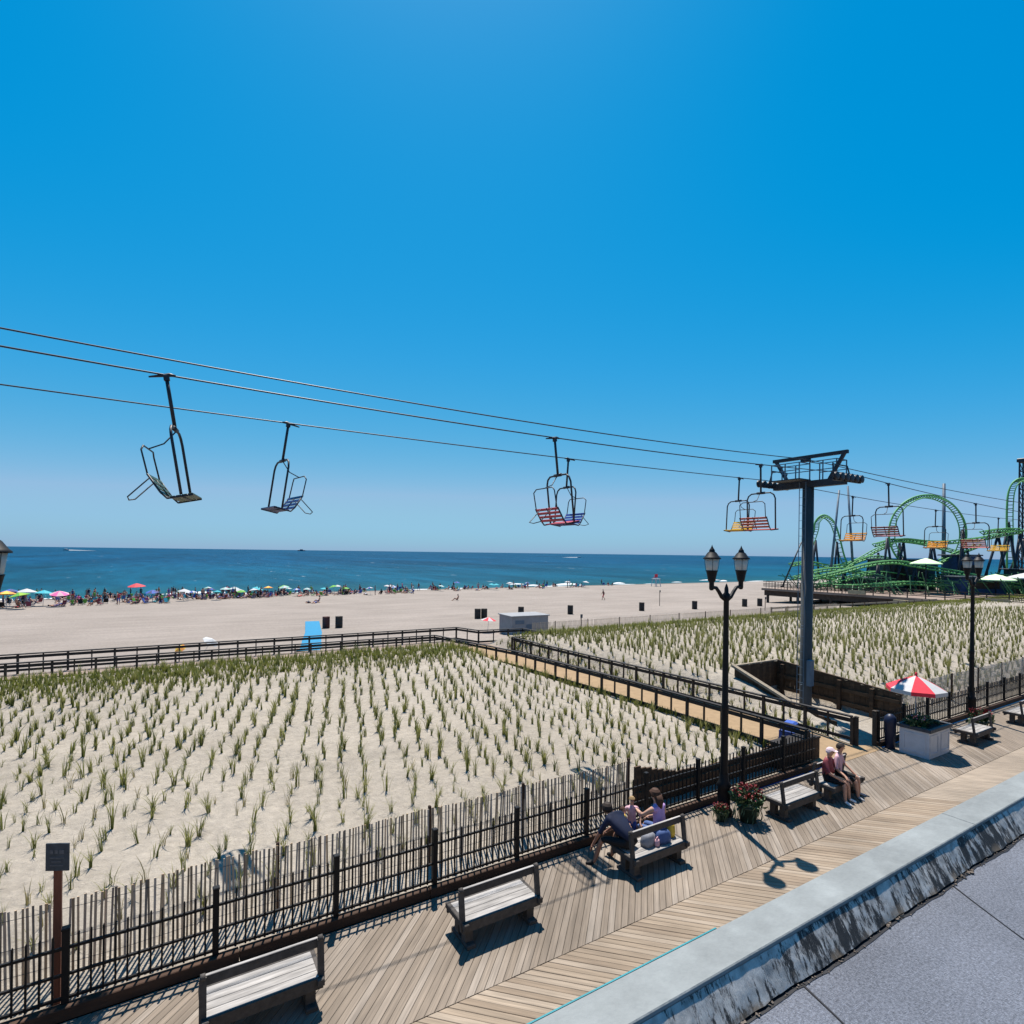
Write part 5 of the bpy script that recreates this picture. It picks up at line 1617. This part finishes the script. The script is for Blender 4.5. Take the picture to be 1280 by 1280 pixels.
# the coaster: every run of track is two rails, a spine and ties
co = empty('roller_coaster', (96, 40, 1.0), 0, 'lime green looping roller coaster on dark supports at the right', 'roller coaster')


def catmull(pts, n=6):
    P = [Vector(p) for p in pts]; P = [P[0] * 2 - P[1]] + P + [P[-1] * 2 - P[-2]]; out = []
    for i in range(1, len(P) - 2):
        for k in range(n):
            t = k / n; a, b, c, d = P[i - 1], P[i], P[i + 1], P[i + 2]
            out.append(.5 * ((2 * b) + (c - a) * t + (2 * a - 5 * b + 4 * c - d) * t * t + (3 * b - a - 3 * c + d) * t ** 3))
    out.append(P[-2]); return out


def track(pts, inward=None, gauge=.62, n=6, m='green_track', lift=.42):
    """inward: point the riders' side faces (loop centre), None = up"""
    C = catmull([Vector(p) - Vector((96, 40, 1.0)) for p in pts], n)
    cen = Vector(inward) - Vector((96, 40, 1.0)) if inward else None
    ra, rb, sp, ties = [], [], [], MB()
    for i, p in enumerate(C):
        d = (C[min(i + 1, len(C) - 1)] - C[max(i - 1, 0)]).normalized()
        up = (cen - p).normalized() if cen else Vector((0, 0, 1))
        s = d.cross(up); s = s.normalized() if s.length > .1 else Vector((.85, -.52, 0))
        up = s.cross(d).normalized()
        if inward is None and up.z < 0: up = -up
        ra.append(p + s * gauge); rb.append(p - s * gauge); sp.append(p - up * lift)
        ties.bar(p + s * gauge, p - up * lift, .10); ties.bar(p - s * gauge, p - up * lift, .10)
    mb = MB(); mb.tube(ra, .085, 6); mb.tube(rb, .085, 6); mb.build('rails', M[m], co)
    mb = MB(); mb.tube(sp, .13, 8); mb.build('spine', M[m], co)
    ties.build('track_ties', M['green_dark'], co)['kind'] = 'stuff'


loop_c = (99.3, 40.0, 9.6)
lp = []
for k in range(25):
    a = math.radians(-50 + 280 * k / 24)
    # loop plane faces the viewer: horizontal axis is the view-right direction
    lp.append((loop_c[0] + 5.9 * math.cos(a) * .86 - .8 * (k / 24 - .5), loop_c[1] - 5.9 * math.cos(a) * .51 - 1.2 * (k / 24 - .5), loop_c[2] + 5.7 * math.sin(a)))
track(lp, loop_c, n=3)
track([(93.2, 42.0, 8.8), (94.6, 40.92, 8.9), (97.07, 39.03, 8.6), (100.14, 37.15, 8.7), (104.22, 34.65, 9.3), (106.47, 33.27, 9.9), (109, 31.8, 10.4)])
track([(104.2, 34.8, 10.1), (106.5, 33.3, 10.6), (108.5, 32.1, 10.6)])
track([(115.2, 34.9, 3.5), (115.2, 34.95, 9), (115.15, 35.0, 13.5), (115.3, 34.9, 16.6), (115.9, 34.5, 18.2), (117.2, 33.7, 18.6), (119.5, 32.3, 17.6)], (120, 32.0, 11))
track([(92.6, 54.8, 6.5), (93.57, 54.08, 10.2), (93.78, 53.95, 11.8), (94.69, 53.39, 12.7), (95.86, 52.67, 11.7), (96.58, 52.23, 9.5), (97.55, 51.64, 5.5), (98.8, 50.8, 3.2)], (95.2, 53.1, 7))
track([(77.89 + 4, 49.5, 2.6), (84.5, 47.3, 3.4), (86.2, 45.5, 4.1), (88.2, 43.2, 5.1), (91.1, 41.0, 5.6), (94.0, 39.2, 5.1), (98, 35.8, 4.2), (101, 33.6, 3.4), (105.5, 30.4, 2.4), (112, 26, 2.4)])
track([(84.24, 50.5, 3.6), (87.92, 47.6, 2.9), (92.12, 44.8, 2.5), (96.3, 42.2, 3.2), (99.95, 39.9, 5.0), (103.59, 37.5, 7.0), (106, 36.0, 8.2)])
track([(86, 53.5, 2.6), (89, 51.2, 3.9), (92.5, 48.6, 4.3), (96, 46.4, 3.3), (99, 44.2, 2.5), (103, 41.5, 2.6), (108, 38.5, 3.8)])
track([(88, 55, 4.8), (91, 53.8, 5.2), (94.5, 51.5, 4.6), (97.5, 49.4, 5.6), (100, 47.6, 7.4), (101.8, 46.2, 8.4)], n=5)
track([(83.5, 45.5, 1.9), (86, 43.4, 2.0), (89, 41.3, 2.3), (92, 39.2, 2.6), (95, 37.0, 2.3), (99, 34.4, 1.9)])
track([(82.5, 47.8, 1.8), (85.5, 46.2, 2.4), (88.5, 45.0, 3.3), (91.5, 43.6, 3.9), (95, 41.6, 3.5), (98.5, 39.2, 2.6), (102, 36.6, 2.2), (106, 33.6, 2.8)])
track([(100, 45.5, 3.6), (103, 43.2, 4.6), (106, 40.8, 4.4), (109, 38.4, 3.2), (113, 35.2, 2.6), (118, 31.4, 3.4)])
track([(98, 47.0, 8.2), (100.5, 45.0, 9.0), (103.5, 42.4, 8.6), (106.5, 39.6, 7.4), (109, 37.2, 5.8)], n=5)
track([(92, 50.5, 2.4), (94.5, 49.2, 4.8), (97, 47.2, 6.2), (99, 45.4, 6.0), (101, 43.6, 4.4), (103, 41.8, 2.6)], n=5)
sup = [((101, 44.6, 8.4), (100.4, 45, 1), (101.6, 44.2, 1)), ((104.5, 41.6, 7.8), (104, 42, 1), (105, 41.2, 1)), ((107.5, 38.6, 6.4), (107, 39, 1), (108, 38.2, 1)), ((97, 47.3, 5.6), (96.6, 47.6, 1), (97.5, 46.9, 1)),
       ((109, 31.9, 9.8), (110.5, 30.8, 1), (108, 32.6, 1)), ((101.5, 36.4, 8.3), (100.9, 36.8, 1), (102.1, 36.0, 1)), ((115.1, 35.1, 12), (113.6, 36.2, 1), (116.4, 34.2, 1)), ((94.2, 41.1, 6.0), (95.2, 40.4, 1), (93.2, 41.9, 1)),
       ((97.6, 38.6, 8.2), (96.6, 39.6, 1), (98.6, 37.9, 1)), ((94.5, 41.2, 8.4), (93.6, 42.0, 1), (95.0, 40.6, 1)), ((103.9, 37.2, 10.5), (105.6, 36.0, 1), (103.9, 37.3, 1)),
       ((106.2, 33.6, 9.6), (104.2, 35.0, 1), (107.6, 32.6, 1)), ((107.8, 32.6, 9.9), (108.8, 31.8, 1), (105.7, 34.0, 1)), ((118.9, 34.2, 9.5), (115.2, 36.0, 1), (119.5, 33.8, 1)),
       ((92.6, 42.6, 9.0), (92.2, 43.0, 1), (93.9, 42.0, 1)), ((89.2, 42.2, 5.0), (88.8, 42.6, 1), (89.6, 41.8, 1)), ((93.9, 39.4, 4.7), (93.4, 39.8, 1), (94.5, 39.0, 1)), ((98, 36, 3.8), (97.6, 36.3, 1), (98.4, 35.7, 1)),
       ((93.0, 53.8, 8.8), (92.5, 54.2, 1), (93.6, 53.3, 1)), ((96.6, 52.2, 8.6), (96.2, 52.5, 1), (97.2, 51.8, 1)), ((100.2, 47.4, 6.8), (99.8, 47.7, 1), (100.7, 47.1, 1)), ((86.2, 45.6, 3.6), (86.0, 45.8, 1), (86.5, 45.4, 1)),
       ((90.2, 46.0, 2.4), (90.0, 46.2, 1), (90.5, 45.8, 1)), ((92.5, 48.7, 3.8), (92.3, 48.8, 1), (92.8, 48.5, 1)), ((103, 37.8, 6.2), (102.6, 38.2, 1), (103.4, 37.5, 1))]
o0 = Vector((96, 40, 1.0))
for top, a, b in sup:
    mb = MB(); mb.tube([Vector(a) - o0, Vector(top) - o0], .18, 6); mb.tube([Vector(b) - o0, Vector(top) - o0], .18, 6); mb.build('support', M['navy_steel'], co)
# low green clutter of bracing under the track
mb = MB()
for i in range(210):
    u = random.uniform(82, 116); v = 94 - .62 * u + random.uniform(-6, 9)
    h = random.uniform(.8, 3.2); a = random.uniform(0, 3.14)
    mb.bar((u - 96, v - 40, 0), (u - 96 + math.cos(a) * 1.5, v - 40 + math.sin(a) * 1.5, h), .09)
    if i % 2: mb.bar((u - 96, v - 40, h * .8), (u - 96 + math.cos(a + 1) * 3, v - 40 + math.sin(a + 1) * 3, h * .9), .11)
mb.build('bracing', M['green_dark'], co)['kind'] = 'stuff'
# masts and the tower
for (a, b, r, lab) in (((108.45, 41.44, 18.3), (108.6, 41.4, 1), .34, 'tall grey mast crossing the coaster loop'), ((93.78, 50.43, 17.0), (92.6, 51.2, 1), .22, 'leaning grey mast nearest the lift tower'),
                       ((95.0, 49.7, 17.7), (96.0, 49.0, 1), .22, 'steep grey mast right of the leaning one'), ((88.6, 53.6, 8.4), (86.0, 55.2, 1), .14, 'short dark boom leaning over the pier end')):
    mb = MB(); a, b = Vector(a), Vector(b); mb.tube([Vector((0, 0, 0)), a - b], [r, r * .7], 8); q = mb
    rt = empty('mast', b, 0, lab, 'mast'); q.build('pole', M['grey_mast'] if r > .2 else M['navy_steel'], rt)
    mb = MB(); mb.lathe([(0, 0), (r * 2.2, 0), (r * 2.2, .2), (r, .2)], n=10); mb.build('base_plate', M['navy_steel'], rt)
tt = empty('drop_tower', (119.9, 34.2, 1), 0, 'dark lattice ride tower at the right edge', 'ride tower')
mb = MB()
for x in (-.8, .8):
    for y in (-.8, .8): mb.bar((x, y, 0), (x, y, 21), .2)
mb.build('columns', M['navy_steel'], tt)
mb = MB()
for k in range(14):
    z0, z1 = k * 1.5, (k + 1) * 1.5
    for (a, b) in (((-.8, -.8), (.8, -.8)), ((.8, -.8), (.8, .8)), ((.8, .8), (-.8, .8)), ((-.8, .8), (-.8, -.8))):
        mb.bar((*a, z0), (*b, z1), .09); mb.bar((*a, z1), (*b, z1), .09)
mb.build('bracing', M['navy_steel'], tt)
mb = MB(); mb.box((0, 0, 21.3), (2.2, 2.2, .6), None, 0, .1); mb.build('head', M['navy_steel'], tt)
# stalls and canopies on the pier
def booth(loc, d, m, rm, label, rz=math.radians(-30)):
    r = empty('booth', loc, rz, label, 'booth')
    mb = MB(); mb.box((0, 0, d[2] / 2), d); mb.build('wall', m, r)
    mb = MB(); mb.box((0, 0, d[2] + .12), (d[0] + .7, d[1] + .7, .2), None, 0, .06); mb.build('roof', rm, r)
    mb = MB(); mb.box((0, -d[1] / 2 - .02, d[2] * .55), (d[0] * .7, .04, d[2] * .4)); mb.build('counter_opening', M['pier_dark'], r)
    return r


booth((97.0, 42.5, 1.02), (7.5, 4, 4.6), M['booth'], M['navy_steel'], 'dark low booth behind the coaster track under the loop')
booth((103.6, 37.4, 1.02), (3.4, 3, 5.4), M['booth_blue'], M['navy_steel'], 'navy ticket booth at the right foot of the loop')
booth((98.0, 33.6, 1.02), (6.5, 3, 2.3), M['booth_blue'], M['booth'], 'long low blue booth along the pier front')
booth((91.5, 45.8, 1.02), (5.0, 3, 1.7), M['booth'], M['booth'], 'squat dark booth near the left of the pier')
booth((108.5, 29.5, 1.02), (7.0, 4, 3.4), M['booth'], M['navy_steel'], 'wide dark booth near the right edge of the pier')
for (u, v, rad, h, m, lab) in ((91.0, 36.8, 1.9, 5.0, 'lime_cloth', 'pale lime disc canopy on a thin pole in front of the coaster'), (98.0, 31.2, 2.3, 2.9, 'lime_cloth', 'pale canopy behind the second lamp post'),
                               (101.5, 28.8, 2.4, 3.2, 'cloth_white', 'white canopy at the right edge of the pier')):
    r = empty('canopy', (u, v, 1.02), 0, lab, 'canopy')
    mb = parasol_mb(rad, .75, 12, 3, .12); mb.v = [(x, y, z + h) for x, y, z in mb.v]; mb.build('roof', [M[m], M[m]], r)
    mb = MB(); mb.tube([(0, 0, 0), (0, 0, h - .05)], .09, 8); mb.build('pole', M['navy_steel'], r)

# ------------------------------------------------------------------ planted beach grass
def tuft(nb, h, spread, w, seg=2):
    vs, fs, tips = [], [], []
    for k in range(nb):
        a = random.uniform(0, 6.283); ln = h * random.uniform(.6, 1.1); lean = spread * random.uniform(.2, 1.0) * ln
        bx, by = random.gauss(0, .02), random.gauss(0, .02)
        dx, dy = math.cos(a), math.sin(a); ww = w * random.uniform(.7, 1.2); yaw = a + random.uniform(.8, 2.3)
        sx, sy = math.cos(yaw) * ww, math.sin(yaw) * ww
        n = len(vs)
        for s in range(seg):
            t = s / seg; f = 1 - .45 * t
            px, py, pz = bx + dx * lean * t * t, by + dy * lean * t * t, ln * t * (1 - .12 * t) - .02 * (s == 0)
            vs += [(px - sx * f, py - sy * f, pz), (px + sx * f, py + sy * f, pz)]; tips += [t * .5, t * .5]
        vs.append((bx + dx * lean, by + dy * lean, ln * .88)); tips.append(.9)
        for s in range(seg - 1): fs.append((n + 2 * s, n + 2 * s + 1, n + 2 * s + 3, n + 2 * s + 2))
        e = n + 2 * (seg - 1); fs.append((e, e + 1, e + 2))
    return np.array(vs), fs, np.array(tips)


def tuft_mesh(name, t, m):
    me = bpy.data.meshes.new(name); me.from_pydata([tuple(p) for p in t[0]], [], t[1]); me.materials.append(m)
    at = me.attributes.new('tip', 'FLOAT', 'POINT'); at.data.foreach_set('value', t[2].astype(np.float32)); me.update()
    return me


def tuft_stuff(name, variants, spots, m, label):
    """many tufts joined to one sheet of geometry"""
    VS, TI, LO, LT = [], [], [], []; off = 0
    for (x, y, z, s, a) in spots:
        t = variants[random.randrange(len(variants))]
        c, sn = math.cos(a) * s, math.sin(a) * s
        p = t[0]
        VS.append(np.stack((p[:, 0] * c - p[:, 1] * sn + x, p[:, 0] * sn + p[:, 1] * c + y, p[:, 2] * s + z), 1)); TI.append(t[2])
        for f in t[1]: LO.extend(i + off for i in f); LT.append(len(f))
        off += len(p)
    V = np.concatenate(VS).astype(np.float32); me = bpy.data.meshes.new(name)
    me.vertices.add(len(V)); me.vertices.foreach_set('co', V.ravel())
    me.loops.add(len(LO)); me.loops.foreach_set('vertex_index', np.array(LO, np.int32))
    me.polygons.add(len(LT)); st = np.concatenate(([0], np.cumsum(LT)[:-1])).astype(np.int32)
    me.polygons.foreach_set('loop_start', st); me.update(calc_edges=True)
    me.materials.append(m)
    at = me.attributes.new('tip', 'FLOAT', 'POINT'); at.data.foreach_set('value', np.concatenate(TI).astype(np.float32))
    o = link(name, me); tag(o, label, None, None, 'stuff'); return o


near_t = [tuft(nb, h, sp, .0075, 3) for nb, h, sp in ((10, .36, .7), (14, .46, .55), (18, .44, .45), (22, .50, .5), (26, .46, .7), (16, .58, .4), (12, .50, .35), (20, .40, .8), (9, .42, .5))]
mid_t = [tuft(nb, h * 1.1, sp, .012, 2) for nb, h, sp in ((10, .38, .6), (14, .48, .45), (18, .46, .4), (22, .52, .5), (24, .48, .6), (15, .58, .4), (7, .42, .3))]
far_t = [tuft(nb, h, .42, .017, 2) for nb, h in ((6, .5), (8, .46), (9, .54), (5, .4), (10, .48))]
near_me = [tuft_mesh('grass_tuft', t, M['straw'] if i == 8 else M['grass']) for i, t in enumerate(near_t)]

# rows of the planting lean 15 degrees from the shore normal
ROW = Vector((.256, .967)); PERP = Vector((.967, -.256))
cand = []
for i in range(-60, 240):
    for j in range(12, 90):
        du = i * .55; dv = j * .43 + (.215 if i % 2 else 0)
        p = PERP * du + ROW * dv
        u, v = p.x + random.gauss(0, .075), p.y + random.gauss(0, .07)
        if not (10.35 < v < 27.5 and -16 < u < 96): continue
        if u < 5 and v < 14 and random.random() < .12: continue
        ul, ur = lerp_prof(RAIL_L, v), lerp_prof(RAIL_R, v)
        if ul - .35 < u < ur + .3: continue
        if 19.3 < u < 23.0 and v < 15.0: continue
        # only what the view can reach
        r, d = .8526 * u - .5225 * v, .5225 * u + .8526 * v
        if abs(r / d) > 1.05: continue
        cand.append((d, u, v))
cand.sort()
n_single = 300
for d, u, v in cand[:n_single]:
    o = link('grass_tuft', random.choice(near_me), None, (u, v, ground(u, v) - .01), (random.gauss(0, .06), random.gauss(0, .06), random.uniform(0, 6.28)))
    s = random.choice((random.uniform(.5, .8), random.uniform(.8, 1.15), random.uniform(.9, 1.25))); o.scale = (s, s, s * random.uniform(.9, 1.15))
    tag(o, 'green beach grass tuft planted in rows in the near pale sand', 'grass', 'planted beach grass tufts')
rest = cand[n_single:]
sp_mid = [(u, v, ground(u, v) - .01, random.uniform(.65, 1.15) * (1.12 if u > 19 else 1), random.uniform(0, 6.28)) for d, u, v in rest if d < 34]
sp_far = [(u, v, ground(u, v) - .01, random.uniform(.75, 1.25), random.uniform(0, 6.28)) for d, u, v in rest if d >= 34]
tuft_stuff('beach_grass', mid_t, sp_mid, M['grass'], 'rows of planted beach grass across the dunes')
tuft_stuff('distant_beach_grass', far_t, sp_far, M['grass'], 'far rows of planted beach grass on the right dune')
# dense strips: the crest, and the margins of the walkway
crest = []
for i in range(21000):
    u = random.uniform(-16, 100); v = random.gauss(26.4, 1.0) if u < 14 else random.gauss(27.2, 1.5)
    if u > 14 and random.random() < .4: continue
    ul, ur = lerp_prof(RAIL_L, v), lerp_prof(RAIL_R, v)
    if ul - .2 < u < ur + .2 or v > 29.5: continue
    r, d = .8526 * u - .5225 * v, .5225 * u + .8526 * v
    if abs(r / d) > 1.05: continue
    crest.append((u, v, ground(u, v) - .02, random.uniform(.38, .78), random.uniform(0, 6.28)))
for i in range(900):
    v = random.uniform(9.9, 28); side = random.random() < .55
    u = lerp_prof(RAIL_L, v) - abs(random.gauss(.08, .14)) if side else lerp_prof(RAIL_R, v) + abs(random.gauss(.15, .3))
    crest.append((u, v, ground(u, v) - .02, random.uniform(.3, .75), random.uniform(0, 6.28)))
tuft_stuff('crest_grass', far_t, crest, M['grass_crest'], 'dense green grass along the dune crest and the edges of the walkway')
